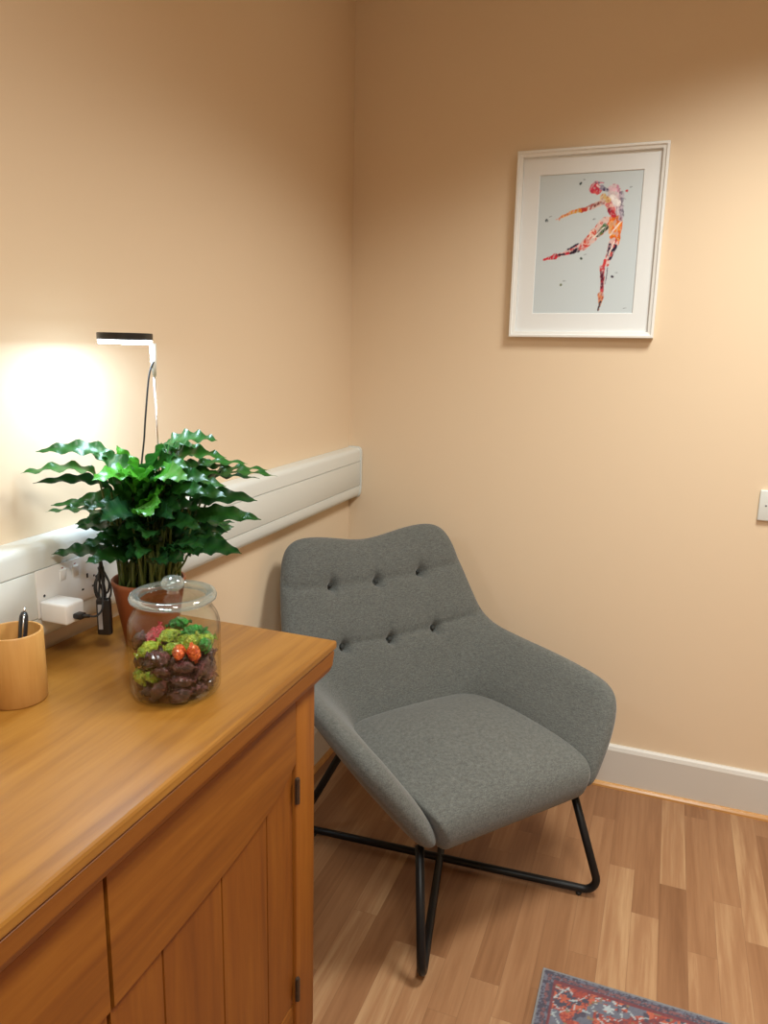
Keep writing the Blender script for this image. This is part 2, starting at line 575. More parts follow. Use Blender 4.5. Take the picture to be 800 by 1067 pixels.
SWEETS = [[-0.0415,-0.026,0.0165,0.04,0.977,-0.204,-0.048],[0.0242,0.048,0.0168,0.048,0.272,0.927,0.256],[0.0365,-0.0408,0.0177,0.806,-0.47,-0.153,0.327],[0.0468,0.0193,0.0171,0.702,0.221,0.111,0.668],[0.0448,-0.0129,0.0174,0.439,-0.879,-0.186,0.03],[-0.0455,0.0261,0.0166,0.391,-0.042,0.11,-0.913],[0.0086,-0.0545,0.0252,0.528,0.702,-0.219,0.425],[-0.0156,0.0527,0.0178,0.624,-0.768,-0.142,0.036],[-0.03,-0.003,0.0171,0.177,-0.43,-0.873,0.149],[0.0022,0.0378,0.024,0.611,0.446,-0.149,0.637],[-0.0547,-0.0006,0.0273,0.0,0.741,-0.115,-0.661],[-0.0512,-0.0196,0.0529,0.484,-0.276,-0.445,0.701],[0.0302,0.0462,0.0392,0.205,0.198,0.681,0.675],[-0.0123,-0.0416,0.0164,0.861,0.079,0.034,0.501],[-0.0187,0.0229,0.0196,0.406,0.502,0.345,0.681],[0.0197,0.0067,0.0178,0.126,0.237,0.958,-0.105],[-0.035,-0.0424,0.0341,0.204,0.24,0.604,0.733],[0.053,0.0137,0.0373,0.465,-0.446,-0.692,0.325],[0.0134,-0.0246,0.0168,0.115,0.652,0.748,0.054],[-0.0315,-0.0191,0.0351,0.233,0.169,0.283,0.915],[0.0385,-0.0377,0.0393,0.393,-0.042,-0.161,-0.904],[0.0133,-0.0465,0.0536,0.418,0.76,0.473,0.153],[-0.0165,0.0525,0.0416,0.162,-0.041,0.643,-0.747],[0.0229,0.0239,0.0326,0.028,-0.044,0.866,0.497],[-0.0051,-0.0087,0.0235,0.135,-0.67,0.561,-0.466],[0.0258,-0.0184,0.0367,0.34,0.895,0.27,0.097],[-0.0069,-0.0459,0.0398,0.785,-0.187,0.181,0.562],[0.0093,0.0492,0.0577,0.537,-0.489,0.685,0.054],[0.017,0.0028,0.0396,0.94,-0.319,-0.125,-0.008],[-0.0236,0.0066,0.0367,0.834,0.188,-0.101,-0.508],[-0.0466,0.028,0.0394,0.288,0.411,-0.844,-0.19],[0.0536,-0.0058,0.0522,0.525,0.401,0.105,-0.743],[0.0098,-0.0517,0.0774,0.193,0.155,-0.919,-0.306],[-0.0355,-0.0034,0.0546,0.217,-0.501,-0.343,0.764],[-0.029,-0.0364,0.0585,0.101,-0.872,0.041,0.476],[0.0285,0.0458,0.0727,0.737,0.092,0.669,-0.019],[-0.0534,-0.0068,0.0753,0.165,-0.638,-0.75,0.059],[-0.0322,0.0359,0.0554,0.879,0.205,0.299,-0.31],[0.0401,0.0275,0.0576,0.037,-0.965,0.059,-0.253],[-0.0023,0.0248,0.047,0.313,-0.282,0.806,0.415],[-0.0075,-0.0213,0.0484,0.065,-0.234,-0.957,0.16],[-0.0263,0.0474,0.0925,0.925,-0.292,-0.167,0.174],[0.0241,-0.0172,0.0585,0.308,0.928,0.208,0.006],[-0.0069,-0.0435,0.0635,0.867,-0.187,-0.163,0.432],[-0.0052,0.003,0.0548,0.921,0.224,-0.084,-0.307],[-0.0328,-0.0152,0.0852,0.046,-0.551,-0.683,-0.477],[-0.0143,0.048,0.0662,0.265,-0.474,-0.749,-0.38],[-0.0504,0.0182,0.0644,0.248,-0.518,0.805,0.148],[0.0022,0.0474,0.0843,0.038,0.352,-0.921,-0.164],[-0.0214,0.0275,0.0721,0.933,0.154,0.249,-0.208],[0.0538,0.0047,0.0832,0.548,0.241,0.736,0.314],[0.0406,-0.0355,0.0605,0.445,0.018,-0.316,-0.838],[-0.0196,-0.0411,0.0818,0.667,0.586,0.101,0.45],[-0.0087,-0.0037,0.0925,0.064,0.632,-0.766,-0.095],[0.0309,-0.0317,0.082,0.696,0.546,-0.334,-0.325],[0.025,0.0087,0.0609,0.022,0.173,0.981,-0.08],[-0.0146,-0.0095,0.0711,0.441,-0.444,-0.668,0.403],[0.0057,0.0224,0.0757,0.36,-0.191,0.228,-0.884],[0.0487,-0.0196,0.0793,0.316,-0.694,0.091,-0.641],[0.0365,0.0258,0.0805,0.298,-0.086,0.728,-0.612],[-0.0371,0.0114,0.0834,0.769,-0.275,0.566,-0.111],[0.032,-0.003,0.085,0.395,-0.334,0.781,0.349],[-0.0403,-0.036,0.0915,0.007,0.457,0.332,-0.825],[0.0065,-0.0117,0.0761,0.72,0.23,0.376,0.537]]
LEAVES = [(0.037,-1.42,1.214,0.03,1),(0.039,-1.458,1.183,0.036,1),(0.036,-1.43,1.162,0.02,0),(0.038,-1.41,1.109,0.026,1),(0.035,-1.394,1.117,0.02,1),(0.093,-1.393,1.052,0.03,0),(0.129,-1.422,1.033,0.034,0),(0.057,-1.364,1.08,0.028,0),(0.147,-1.415,1.174,0.034,2),(0.107,-1.366,1.208,0.03,1),(0.119,-1.318,1.219,0.03,2),(0.174,-1.35,1.208,0.034,2),(0.14,-1.289,1.186,0.03,1),(0.211,-1.314,1.23,0.038,3),(0.247,-1.267,1.216,0.03,3),(0.294,-1.27,1.234,0.036,1),(0.251,-1.233,1.208,0.034,3),(0.319,-1.282,1.207,0.036,1),(0.321,-1.216,1.188,0.024,1),(0.395,-1.241,1.175,0.028,1),(0.354,-1.193,1.175,0.024,1),(0.351,-1.226,1.165,0.022,0),(0.367,-1.263,1.133,0.034,0),(0.383,-1.278,1.104,0.032,0),(0.345,-1.325,1.149,0.036,0),(0.372,-1.325,1.054,0.036,0),(0.316,-1.283,1.061,0.034,0),(0.31,-1.372,1.056,0.03,0),(0.321,-1.367,1.1,0.036,0),(0.265,-1.422,1.127,0.046,2),(0.256,-1.393,1.134,0.044,2),(0.304,-1.374,1.181,0.042,2),(0.294,-1.399,1.121,0.03,0),(0.208,-1.412,1.098,0.036,0),(0.181,-1.401,1.115,0.036,0),(0.15,-1.392,1.121,0.034,0),(0.127,-1.38,1.082,0.034,0),(0.199,-1.405,1.045,0.03,0),(0.273,-1.397,1.041,0.028,0),(0.208,-1.39,1.181,0.04,2),(0.157,-1.368,1.19,0.036,2),(0.114,-1.342,1.177,0.03,1),(0.315,-1.326,1.174,0.036,1),(0.286,-1.252,1.172,0.036,1),(0.28,-1.362,1.128,0.034,0),(0.281,-1.308,1.118,0.034,0),(0.321,-1.346,1.156,0.036,0),(0.25,-1.417,1.087,0.034,0),(0.239,-1.357,1.156,0.04,2),(0.222,-1.374,1.19,0.038,2),(0.224,-1.298,1.197,0.036,3),(0.269,-1.323,1.192,0.034,3),(0.082,-1.333,1.132,0.03,1),(0.074,-1.379,1.125,0.028,1),(0.137,-1.419,1.125,0.028,0),(0.297,-1.226,1.181,0.03,1),(0.254,-1.286,1.049,0.032,0),(0.262,-1.24,1.084,0.034,0),(0.164,-1.322,1.132,0.034,1),(0.176,-1.253,1.163,0.034,1)]
# ------------------------------------------------------------------ armchair
CH_C = (0.51, -0.585, 0.0)
chair = thing('armchair', 'grey fabric wing-shaped armchair with button back and black metal legs in the corner', 'armchair',
              CH_C, math.atan2(0.79, 0.61))
# local frame: x = sideways (towards the picture wall side), y = backwards ... forward is -y
# (u, v, z): u sideways, v forwards  ->  local (u, -v, z)


def L(u, v, z):
    return (u, -v, z)


# rows from bottom to arm height; columns from arm front round the back to the other arm front (right half given)
HALF = {  # name: rows of (u, v, z)
    'F0': [(0.205, 0.350, 0.318), (0.232, 0.352, 0.385), (0.296, 0.335, 0.475), (0.350, 0.292, 0.562)],
    'F1': [(0.208, 0.245, 0.315), (0.232, 0.230, 0.405), (0.296, 0.215, 0.485), (0.356, 0.195, 0.576)],
    'M':  [(0.215, 0.10, 0.320), (0.228, 0.085, 0.415), (0.290, 0.07, 0.500), (0.355, 0.045, 0.582)],
    'J':  [(0.215, -0.05, 0.33), (0.212, -0.06, 0.415), (0.265, -0.095, 0.500), (0.350, -0.138, 0.582)],
    'E':  [(0.175, -0.085, 0.34), (0.175, -0.115, 0.415), (0.215, -0.165, 0.500), (0.332, -0.198, 0.604), (0.312, -0.280, 0.744), (0.276, -0.340, 0.882)],
    'B2': [(0.12, -0.095, 0.34), (0.12, -0.125, 0.415), (0.14, -0.170, 0.500), (0.165, -0.214, 0.590), (0.165, -0.292, 0.737), (0.165, -0.357, 0.884)],
    'B1': [(0.06, -0.095, 0.34), (0.06, -0.125, 0.415), (0.07, -0.172, 0.500), (0.080, -0.215, 0.588), (0.080, -0.295, 0.732), (0.080, -0.366, 0.866)],
    'B0': [(0.00, -0.095, 0.34), (0.00, -0.125, 0.415), (0.00, -0.172, 0.500), (0.000, -0.215, 0.588), (0.000, -0.295, 0.732), (0.000, -0.370, 0.852)],
}
THICK = {'F0': 0.066, 'F1': 0.068, 'M': 0.064, 'J': 0.06, 'E': 0.075, 'B2': 0.085, 'B1': 0.085, 'B0': 0.085}
order = ['F0', 'F1', 'M', 'J', 'E', 'B2', 'B1', 'B0']
colsR = [(k, 1) for k in order]
cols = [(k, -1) for k in order[:-1]] + [('B0', 1)] + [(k, 1) for k in reversed(order[:-1])]
pos = {}
for j, (k, s) in enumerate(cols):
    for i, (u, v, z) in enumerate(HALF[k]):
        pos[(j, i)] = Vector(L(u * s, v, z))
nj = len(cols)
cells = [(j, i) for j in range(nj - 1) for i in range(5) if (j, i + 1) in pos and (j + 1, i + 1) in pos]
# outward direction per grid point
outp = {}
for (j, i), p in pos.items():
    def g(a, b):
        return pos.get((a, b))
    jl = (j - 1, i) if (j - 1, i) in pos else (j, i)
    jr = (j + 1, i) if (j + 1, i) in pos else (j, i)
    iu = (j, i + 1) if (j, i + 1) in pos else (j, i)
    idn = (j, i - 1) if (j, i - 1) in pos else (j, i)
    nrm = (pos[jr] - pos[jl]).cross(pos[iu] - pos[idn]).normalized()
    k, s = cols[j]
    cen = Vector((0, -0.05, 0.5))
    hv = p - cen
    hv.z = 0
    if nrm.dot(hv) < 0:
        nrm = -nrm
    d = THICK[k]
    if i == 0:
        d *= 0.75
        nrm.z = 0
        nrm.normalize()
    outp[(j, i)] = p + nrm * d
vs, fs, vid = [], [], {}
for key, p in pos.items():
    vid[('i', key)] = len(vs)
    vs.append(p)
for key, p in outp.items():
    vid[('o', key)] = len(vs)
    vs.append(p)
edge_count = {}
for (j, i) in cells:
    q = [(j, i), (j + 1, i), (j + 1, i + 1), (j, i + 1)]
    fs.append([vid[('i', a)] for a in q])
    fs.append([vid[('o', a)] for a in reversed(q)])
    for a, b in zip(q, q[1:] + q[:1]):
        edge_count.setdefault(frozenset((a, b)), []).append((a, b))
for e, lst in edge_count.items():
    if len(lst) == 1:
        a, b = lst[0]
        fs.append([vid[('i', b)], vid[('i', a)], vid[('o', a)], vid[('o', b)]])


def subdivide(vs, fs, level, mats, name):
    me = bpy.data.meshes.new(name + '_cage')
    me.from_pydata([tuple(v) for v in vs], [], fs)
    b = bmesh.new()
    b.from_mesh(me)
    bmesh.ops.recalc_face_normals(b, faces=b.faces)
    b.to_mesh(me)
    b.free()
    o = bpy.data.objects.new(name + '_cage', me)
    COL.objects.link(o)
    md = o.modifiers.new('s', 'SUBSURF')
    md.levels = md.render_levels = level
    dg = bpy.context.evaluated_depsgraph_get()
    out = bpy.data.meshes.new_from_object(o.evaluated_get(dg))
    bpy.data.objects.remove(o)
    bpy.data.meshes.remove(me)
    out.name = name
    out.materials.clear()
    out.materials.append(MATS[mats])
    for p in out.polygons:
        p.use_smooth = True
    return out


def child_mesh(name, me, parent):
    o = bpy.data.objects.new(name, me)
    COL.objects.link(o)
    o.parent = parent
    return o


me = subdivide(vs, fs, 4, 'grey_fabric', 'shell')
BTN = [(-0.152, 0.740), (0.0, 0.731), (0.152, 0.740), (-0.156, 0.584), (0.0, 0.578), (0.156, 0.584)]


def back_v(z):      # inner face of the back, forward coordinate at height z
    zs = [0.415, 0.500, 0.588, 0.732, 0.84]
    v_ = [-0.125, -0.172, -0.218, -0.296, -0.355]
    return float(np.interp(z, zs, v_))


bn = Vector((0, -0.88, 0.47))     # local normal of the back cushion, forwards and up
co = np.empty(len(me.vertices) * 3)
me.vertices.foreach_get('co', co)
co = co.reshape(-1, 3)
nr = np.empty(len(me.vertices) * 3)
me.vertices.foreach_get('normal', nr)
nr = nr.reshape(-1, 3)
front = np.clip((nr @ np.array(bn) - 0.25) / 0.4, 0, 1) * (co[:, 1] > 0.10) * (co[:, 2] > 0.5)
amp = np.zeros(len(co))
for (u, z) in BTN:
    d2 = (co[:, 0] - u) ** 2 + ((co[:, 2] - z) * 1.13) ** 2
    amp += 0.032 * np.exp(-d2 / (2 * 0.0095 ** 2)) + 0.007 * np.exp(-d2 / (2 * 0.03 ** 2))
    # a short vertical pucker under and over each button
    amp += 0.006 * np.exp(-((co[:, 0] - u) ** 2) / (2 * 0.005 ** 2) - ((co[:, 2] - z - 0.008) ** 2) / (2 * 0.018 ** 2))
for z0 in (0.733, 0.585):
    zl = z0 + 0.06 * (np.abs(co[:, 0]) / 0.3) ** 2 * 0.35
    amp += 0.0075 * np.exp(-((co[:, 2] - zl) ** 2) / (2 * 0.0035 ** 2)) + 0.004 * np.exp(-((co[:, 2] - zl) ** 2) / (2 * 0.018 ** 2))
amp += 0.003 * np.exp(-(co[:, 0] ** 2) / (2 * 0.01 ** 2)) * (co[:, 2] > 0.78)
co -= (front * amp)[:, None] * np.array(bn)[None, :]
me.vertices.foreach_set('co', co.ravel())
me.update()
shell = child_mesh('shell', me, chair)
for (u, z) in BTN:
    c = Vector(L(u, back_v(z) - 0.004, z)) - bn * 0.020
    b = MB()
    q = bn.to_track_quat('Z', 'Y')
    prof = [(0.0, 0.003), (0.003, 0.0027), (0.0055, 0.0015), (0.0068, 0.0), (0.0063, -0.003), (0.0, -0.004)]
    t = MB().lathe(prof, n=20)
    b.add([tuple(q @ Vector(v) + c) for v in t.v], t.f, 0, True)
    bo = b.build('button', 'button_fabric_shaded', chair, local=True)

# seat cushion: a cage wrapped over the front edge
prof = [(-0.155, 0.330), (-0.155, 0.392), (-0.115, 0.408), (0.0, 0.413), (0.13, 0.413), (0.255, 0.411), (0.338, 0.404),
        (0.362, 0.375), (0.352, 0.318), (0.315, 0.296), (0.1, 0.290), (-0.1, 0.300)]
ws = [0.185, 0.20, 0.225, 0.248, 0.255, 0.256, 0.250, 0.238, 0.222, 0.215, 0.225, 0.20]
us = [-1.0, -0.92, -0.6, 0.0, 0.6, 0.92, 1.0]
vs, fs = [], []
n = len(prof)
for a in us:
    for i, ((v, z), w) in enumerate(zip(prof, ws)):
        dz = (0.010, 0.026, 0.030, 0.028, 0.018)[i - 2] * (1 - a * a) if 2 <= i <= 6 else 0
        vs.append(Vector(L(a * w, v, z + dz)))
for k in range(len(us) - 1):
    for i in range(n):
        i2 = (i + 1) % n
        fs.append([k * n + i, k * n + i2, (k + 1) * n + i2, (k + 1) * n + i])
fs.append(list(range(n)))
fs.append(list(reversed(range((len(us) - 1) * n, len(us) * n))))
child_mesh('seat_cushion', subdivide(vs, fs, 3, 'grey_fabric', 'seat_cushion'), chair)

# legs: two bent tubes crossing under the seat
RT = 0.0105
for s in (1, -1):
    fu, fv, ru, rv = 0.283 * s + 0.010, 0.360, -0.283 * s + 0.010, -0.285
    zb = 0.0185 if s > 0 else 0.0188
    P = [L(0.238 * s, 0.285, 0.302), L(fu, fv, zb), L(ru, rv, zb), L(-0.215 * s, -0.13, 0.315)]
    lg = MB().tube(fillet_path(P, 0.032), RT, 12).build('crossed_leg', 'black_steel', chair, local=True)
    for t in (0.062, 0.938):
        u, v = fu + (ru - fu) * t, fv + (rv - fv) * t
        ft = MB().lathe([(0.0, 0.0), (0.007, 0.0), (0.008, 0.003), (0.008, 0.0090), (0.0, 0.0090)], L(u, v, 0), 14)
        ft.build('foot_pad', 'black_rubber', lg, local=True)

# ------------------------------------------------------------------ sideboard
H = 0.853
TX, TY0, TY1 = 0.4717, -1.154, -2.36       # front edge, right end, left end of the top
FXP = 0.442                                # plane of the posts
side = thing('sideboard', 'honey oak sideboard with arched plank doors against the peach wall', 'sideboard', (0.24, -1.75, 0))
# top board with a rounded nose
def nose_ring(z, inset):
    return z, inset


def stepped_top(prof, x0, name, m):
    """a board seen from above whose three free edges follow the profile (inset, z)"""
    b = MB()
    ring = []
    for ins, z in prof:
        ring.append([(x0, TY0 - ins, z), (TX - ins, TY0 - ins, z), (TX - ins, TY1 + ins, z), (x0, TY1 + ins, z)])
    vs = [p for r_ in ring for p in r_]
    fs = []
    for i in range(len(ring) - 1):
        for k in range(4):
            k2 = (k + 1) % 4
            fs.append((4 * i + k, 4 * i + k2, 4 * (i + 1) + k2, 4 * (i + 1) + k))
    fs.append((0, 1, 2, 3))
    e = 4 * (len(ring) - 1)
    fs.append((e + 3, e + 2, e + 1, e))
    b.add(vs, fs)
    return b.build(name, m, side)


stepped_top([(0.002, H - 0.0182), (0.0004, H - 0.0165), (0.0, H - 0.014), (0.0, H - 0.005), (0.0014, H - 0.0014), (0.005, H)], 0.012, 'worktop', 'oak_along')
stepped_top([(0.029, H - 0.0775), (0.0265, H - 0.0765), (0.018, H - 0.069), (0.0095, H - 0.061), (0.0055, H - 0.050), (0.0030, H - 0.0225),
             (0.0055, H - 0.0205), (0.0055, H - 0.0185)], 0.012, 'cornice', 'oak_rail')
# carcass: back, sides, posts, plinth
b = MB()
b.box((0.02, TY1 + 0.045, 0.06), (0.032, TY0 - 0.045, H - 0.0778))
b.box((0.032, TY0 - 0.05, 0.06), (FXP - 0.045, TY0 - 0.034, H - 0.0778))
b.box((0.032, TY1 + 0.034, 0.06), (FXP - 0.045, TY1 + 0.05, H - 0.0778))
b.box((0.032, TY1 + 0.05, 0.075), (FXP - 0.045, TY0 - 0.05, 0.095))
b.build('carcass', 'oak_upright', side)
PR0, PR1 = -1.186, -1.263
LY = -2.252
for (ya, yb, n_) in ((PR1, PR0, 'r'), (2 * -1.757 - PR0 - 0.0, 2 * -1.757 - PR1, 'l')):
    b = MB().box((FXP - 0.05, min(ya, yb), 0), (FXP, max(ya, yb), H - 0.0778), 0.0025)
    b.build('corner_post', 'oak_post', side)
MID = -1.763
b = MB().box((FXP - 0.03, 2 * MID - PR1 + 0.002, 0.05), (FXP - 0.006, PR1 - 0.002, 0.115), 0.002)
b.build('plinth_rail', 'oak_rail', side)

ARCH = [(0.0, 0.640), (0.03, 0.624), (0.06, 0.612), (0.097, 0.601), (0.14, 0.5935), (0.19, 0.587), (0.24, 0.582), (0.30, 0.5785), (0.36, 0.576), (0.43, 0.574), (0.497, 0.573)]
DT, DB = H - 0.0830, 0.119


def door(y_hinge, sgn):
    """sgn -1: the door runs from its hinge towards -y"""
    W = 0.497
    d = bpy.data.objects.new('door', None)
    Y = lambda t: y_hinge + sgn * t
    # plank panel with v-grooves is the door's own mesh
    b = MB()
    cuts = [0.0015, 0.098, 0.241, 0.390, W - 0.0015]
    gr = 0.0022
    out = []
    xf, xb = FXP - 0.007, FXP - 0.024
    poly = []
    for a, c in zip(cuts[:-1], cuts[1:]):
        la = a + (gr if a > 0.01 else 0)
        lc = c - (gr if c < W - 0.01 else 0)
        if a > 0.01:
            poly += [(xf - 0.007, a)]
        poly += [(xf, la), (xf, lc)]
    poly += [(xb, cuts[-1]), (xb, cuts[0])]
    b.prism([(x, Y(t)) for x, t in poly], 'z', DB, DT)
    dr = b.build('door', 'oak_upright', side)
    # arched rail on top of the planks, lower edge chamfered
    b = MB()
    x1, x0 = FXP + 0.0005, FXP - 0.0068
    ch = 0.009
    vs, fs = [], []
    n = len(ARCH)
    tt = [min(max(t, 0.0015), W - 0.0015) for t, z in ARCH]
    for (t, (_, z)) in zip(tt, ARCH):
        vs += [(x1, Y(t), DT), (x1, Y(t), z + ch), (x0, Y(t), z), (x0, Y(t), DT)]
    for i in range(n - 1):
        for k in range(4):
            k2 = (k + 1) % 4
            fs.append((4 * i + k, 4 * i + k2, 4 * i + 4 + k2, 4 * i + 4 + k))
    fs += [(0, 1, 2, 3), (4 * n - 1, 4 * n - 2, 4 * n - 3, 4 * n - 4)]
    b.add(vs, fs)
    b.build('arched_rail', 'oak_rail', dr)
    for z in (0.591, 0.154):
        h = MB()
        h.tube([(FXP + 0.003, y_hinge, z - 0.026), (FXP + 0.003, y_hinge, z + 0.026)], 0.0042, 10)
        for k in range(4):
            h.tube([(FXP + 0.003, y_hinge, z - 0.0245 + k * 0.013), (FXP + 0.003, y_hinge, z - 0.0145 + k * 0.013)], 0.0048, 10)
        h.box((FXP + 0.0006, y_hinge - 0.006, z - 0.025), (FXP + 0.002, y_hinge + 0.006, z + 0.025))
        h.build('hinge', 'hinge_metal', dr, auto=40)
    return dr


door(PR1 - 0.001, -1)
door(2 * MID - PR1 + 0.001, 1)

# ------------------------------------------------------------------ trunking on the left wall
trk = thing('cable_trunking', 'long white plastic cable trunking along the wall above the sideboard', 'cable trunking', (0, -1.2, 0.97))
Y0, Y1 = -0.002, RY + 0.03
prof = [(0.0006, 0.8885), (0.026, 0.8885), (0.034, 0.8905), (0.0405, 0.896), (0.044, 0.905), (0.0455, 0.918), (0.0455, 0.9296),
        (0.0425, 0.9306), (0.0425, 1.0148), (0.0455, 1.0158), (0.0455, 1.046), (0.044, 1.053), (0.040, 1.058), (0.033, 1.061), (0.0006, 1.061)]
b = MB().prism(prof, 'y', Y1, Y0 - 0.008, smooth=True).build('channel', 'white_plastic', trk, auto=35)
b = MB().box((0.0426, Y1, 0.9318), (0.0463, Y0 - 0.0095, 1.0136), 0.0008).build('cover_strip', 'white_plastic', trk, auto=40)
cap = [(0.0006, 0.886), (0.027, 0.886), (0.036, 0.8882), (0.043, 0.894), (0.047, 0.904), (0.0488, 0.918), (0.0488, 1.046), (0.047, 1.055),
       (0.042, 1.061), (0.034, 1.0640), (0.0006, 1.0640)]
MB().prism(cap, 'y', Y0 - 0.009, Y0, smooth=True).build('end_cap', 'white_plastic', trk, auto=35)

# double socket in the trunking
SX = 0.0463
sock = thing('wall_socket', 'white double wall socket set into the trunking above the sideboard', 'wall socket', (SX, -1.376, 0.973))
sy0, sy1 = -1.452, -1.300
b = MB().box((SX - 0.0005, sy0, 0.9305), (SX + 0.0025, sy1, 1.0152), 0.0012, 2)
b.build('face_plate', 'socket_plastic', sock, auto=45)
PF = SX + 0.0025
for yc in (-1.392, -1.362):
    b = MB().box((PF - 0.001, yc - 0.0075, 0.983), (PF + 0.0018, yc + 0.0075, 1.0035), 0.0015, rot=Matrix.Rotation(math.radians(5), 3, 'Y'))
    sw = b.build('rocker_switch', 'charger_plastic', sock, auto=45)
mat('neon_red', (0.35, 0.04, 0.03), 0.4)
for yc in (-1.392, -1.362):
    MB().box((PF - 0.0002, yc - 0.002, 1.0052), (PF + 0.0004, yc + 0.002, 1.0072)).build('switch_mark', 'neon_red', sock)
for (yc, zc, hy, hz) in ((-1.333, 0.9755, 0.0022, 0.0042), (-1.346, 0.9525, 0.0026, 0.0016), (-1.320, 0.9525, 0.0026, 0.0016), (-1.316, 0.971, 0.0018, 0.0018)):
    MB().box((PF - 0.0004, yc - hy, zc - hz), (PF + 0.0003, yc + hy, zc + hz)).build('pin_hole', 'dark_hole', sock)
for yc in (-1.4365, -1.3105):
    MB().tube([(PF - 0.0004, yc, 0.968), (PF + 0.0003, yc, 0.968)], 0.0026, 12).build('screw', 'dark_hole', sock)

# white usb charger
chg = thing('usb_charger', 'white USB charger block plugged into the wall socket left of the plant', 'charger', (PF, -1.415, 0.945))
MB().box((PF + 0.0004, -1.449, 0.926), (0.106, -1.406, 0.962), 0.004, 3).build('body', 'charger_plastic', chg, auto=45)
MB().box((0.1058, -1.434, 0.936), (0.1063, -1.420, 0.942)).build('usb_port', 'dark_hole', chg)

# light switch at the right edge of the picture wall
sw = thing('light_switch', 'white light switch plate on the wall at the right edge', 'light switch', (1.334, 0, 0.979))
MB().box((1.290, -0.0105, 0.934), (1.377, -0.0, 1.0235), 0.0028, 3).build('face_plate', 'white_plastic', sw, auto=45)
MB().box((1.3235, -0.0140, 0.963), (1.3440, -0.0095, 0.995), 0.0015, rot=Matrix.Rotation(math.radians(5), 3, 'X')).build('rocker_switch', 'charger_plastic', sw, auto=45)
for x in (1.3085, 1.3595):
    MB().tube([(x, -0.0100, 0.979), (x, -0.0109, 0.979)], 0.003, 14).build('screw', 'grey_sleeve', sw)

# ------------------------------------------------------------------ framed print
FX0, FX1, FZ0, FZ1 = 0.5345, 0.9553, 1.4406, 1.9702
fcx, fcz = (FX0 + FX1) / 2, (FZ0 + FZ1) / 2
pic = thing('framed_print', 'white framed watercolour print of a leaping dancer on the peach wall', 'framed print', (fcx, -0.001, fcz))
hw, hh = (FX1 - FX0) / 2, (FZ1 - FZ0) / 2
FD = 0.026
TILT = Matrix.Rotation(-0.0068, 3, 'Y')


def tilt_build(b, name, m, auto=None):
    b.v = [tuple(TILT @ Vector(v)) for v in b.v]
    return b.build(name, m, pic, local=True, auto=auto)


def ring_profile(prof):
    """mitred frame: profile of (inset from the outer edge, depth in -y)"""
    b = MB()
    vs = []
    for ins, dp in prof:
        vs += [(-hw + ins, -dp, -hh + ins), (hw - ins, -dp, -hh + ins), (hw - ins, -dp, hh - ins), (-hw + ins, -dp, hh - ins)]
    fs = []
    n = len(prof)
    for i in range(n):
        i2 = (i + 1) % n
        for k in range(4):
            k2 = (k + 1) % 4
            fs.append((4 * i + k, 4 * i + k2, 4 * i2 + k2, 4 * i2 + k))
    return b.add(vs, fs)


tilt_build(ring_profile([(0, 0.0), (0, FD - 0.002), (0.0015, FD), (0.007, FD), (0.009, FD - 0.004), (0.0165, FD - 0.006), (0.0175, FD - 0.008), (0.0175, 0.004), (0.01, 0.0)]), 'frame', 'lacquer_white')
tilt_build(MB().box((-hw + 0.010, -0.004, -hh + 0.010), (hw - 0.010, -0.001, hh - 0.010)), 'backing_board', 'mat_board')
# mount with a window
px0, px1, pz0, pz1 = 0.601 - fcx, 0.8925 - fcx, 1.511 - fcz, 1.9035 - fcz
b = MB()
o_, i_ = (-hw + 0.0178, hw - 0.0178, -hh + 0.0178, hh - 0.0178), (px0, px1, pz0, pz1)
rect = lambda r, y: [(r[0], y, r[2]), (r[1], y, r[2]), (r[1], y, r[3]), (r[0], y, r[3])]
i2_ = (px0 + 0.0015, px1 - 0.0015, pz0 + 0.0015, pz1 - 0.0015)
vs = rect(o_, -0.0105) + rect(i_, -0.0105) + rect(i2_, -0.0085) + rect(o_, -0.0085)
fs = []
for i in range(4):
    i2 = (i + 1) % 4
    for k in range(4):
        k2 = (k + 1) % 4
        fs.append((4 * i + k, 4 * i + k2, 4 * i2 + k2, 4 * i2 + k))
tilt_build(b.add(vs, fs), 'mount', 'mat_board')


def srgb(c):
    c = np.asarray(c, float) / 255
    return np.where(c <= 0.04045, c / 12.92, ((c + 0.055) / 1.055) ** 2.4)


def hash2(a, b):
    h = np.sin(a * 127.1 + b * 311.7) * 43758.5453
    return h - np.floor(h)


def vnoise(x, y):
    xi, yi = np.floor(x), np.floor(y)
    fx_, fy_ = x - xi, y - yi
    fx_, fy_ = fx_ * fx_ * (3 - 2 * fx_), fy_ * fy_ * (3 - 2 * fy_)
    a, b_ = hash2(xi, yi), hash2(xi + 1, yi)
    c, d_ = hash2(xi, yi + 1), hash2(xi + 1, yi + 1)
    return a + (b_ - a) * fx_ + (c - a) * fy_ + (a - b_ - c + d_) * fx_ * fy_


def fbm(x, y):
    return vnoise(x, y) * 0.5 + vnoise(x * 2.1 + 7, y * 2.1 + 3) * 0.3 + vnoise(x * 4.3 + 1, y * 4.3 + 9) * 0.2


def grid_sheet(x0, x1, y0, y1, nx, ny, to3d, colour):
    """fine sheet with a colour per vertex; colour(s, t) gets 0..1 coordinates"""
    S_, T_ = np.meshgrid(np.linspace(0, 1, nx), np.linspace(0, 1, ny))
    rgb = colour(S_.ravel(), T_.ravel())
    X, Y_ = x0 + (x1 - x0) * S_.ravel(), y0 + (y1 - y0) * T_.ravel()
    vs = to3d(X, Y_)
    fs = [(j * nx + i, j * nx + i + 1, (j + 1) * nx + i + 1, (j + 1) * nx + i) for j in range(ny - 1) for i in range(nx - 1)]
    return vs, fs, rgb


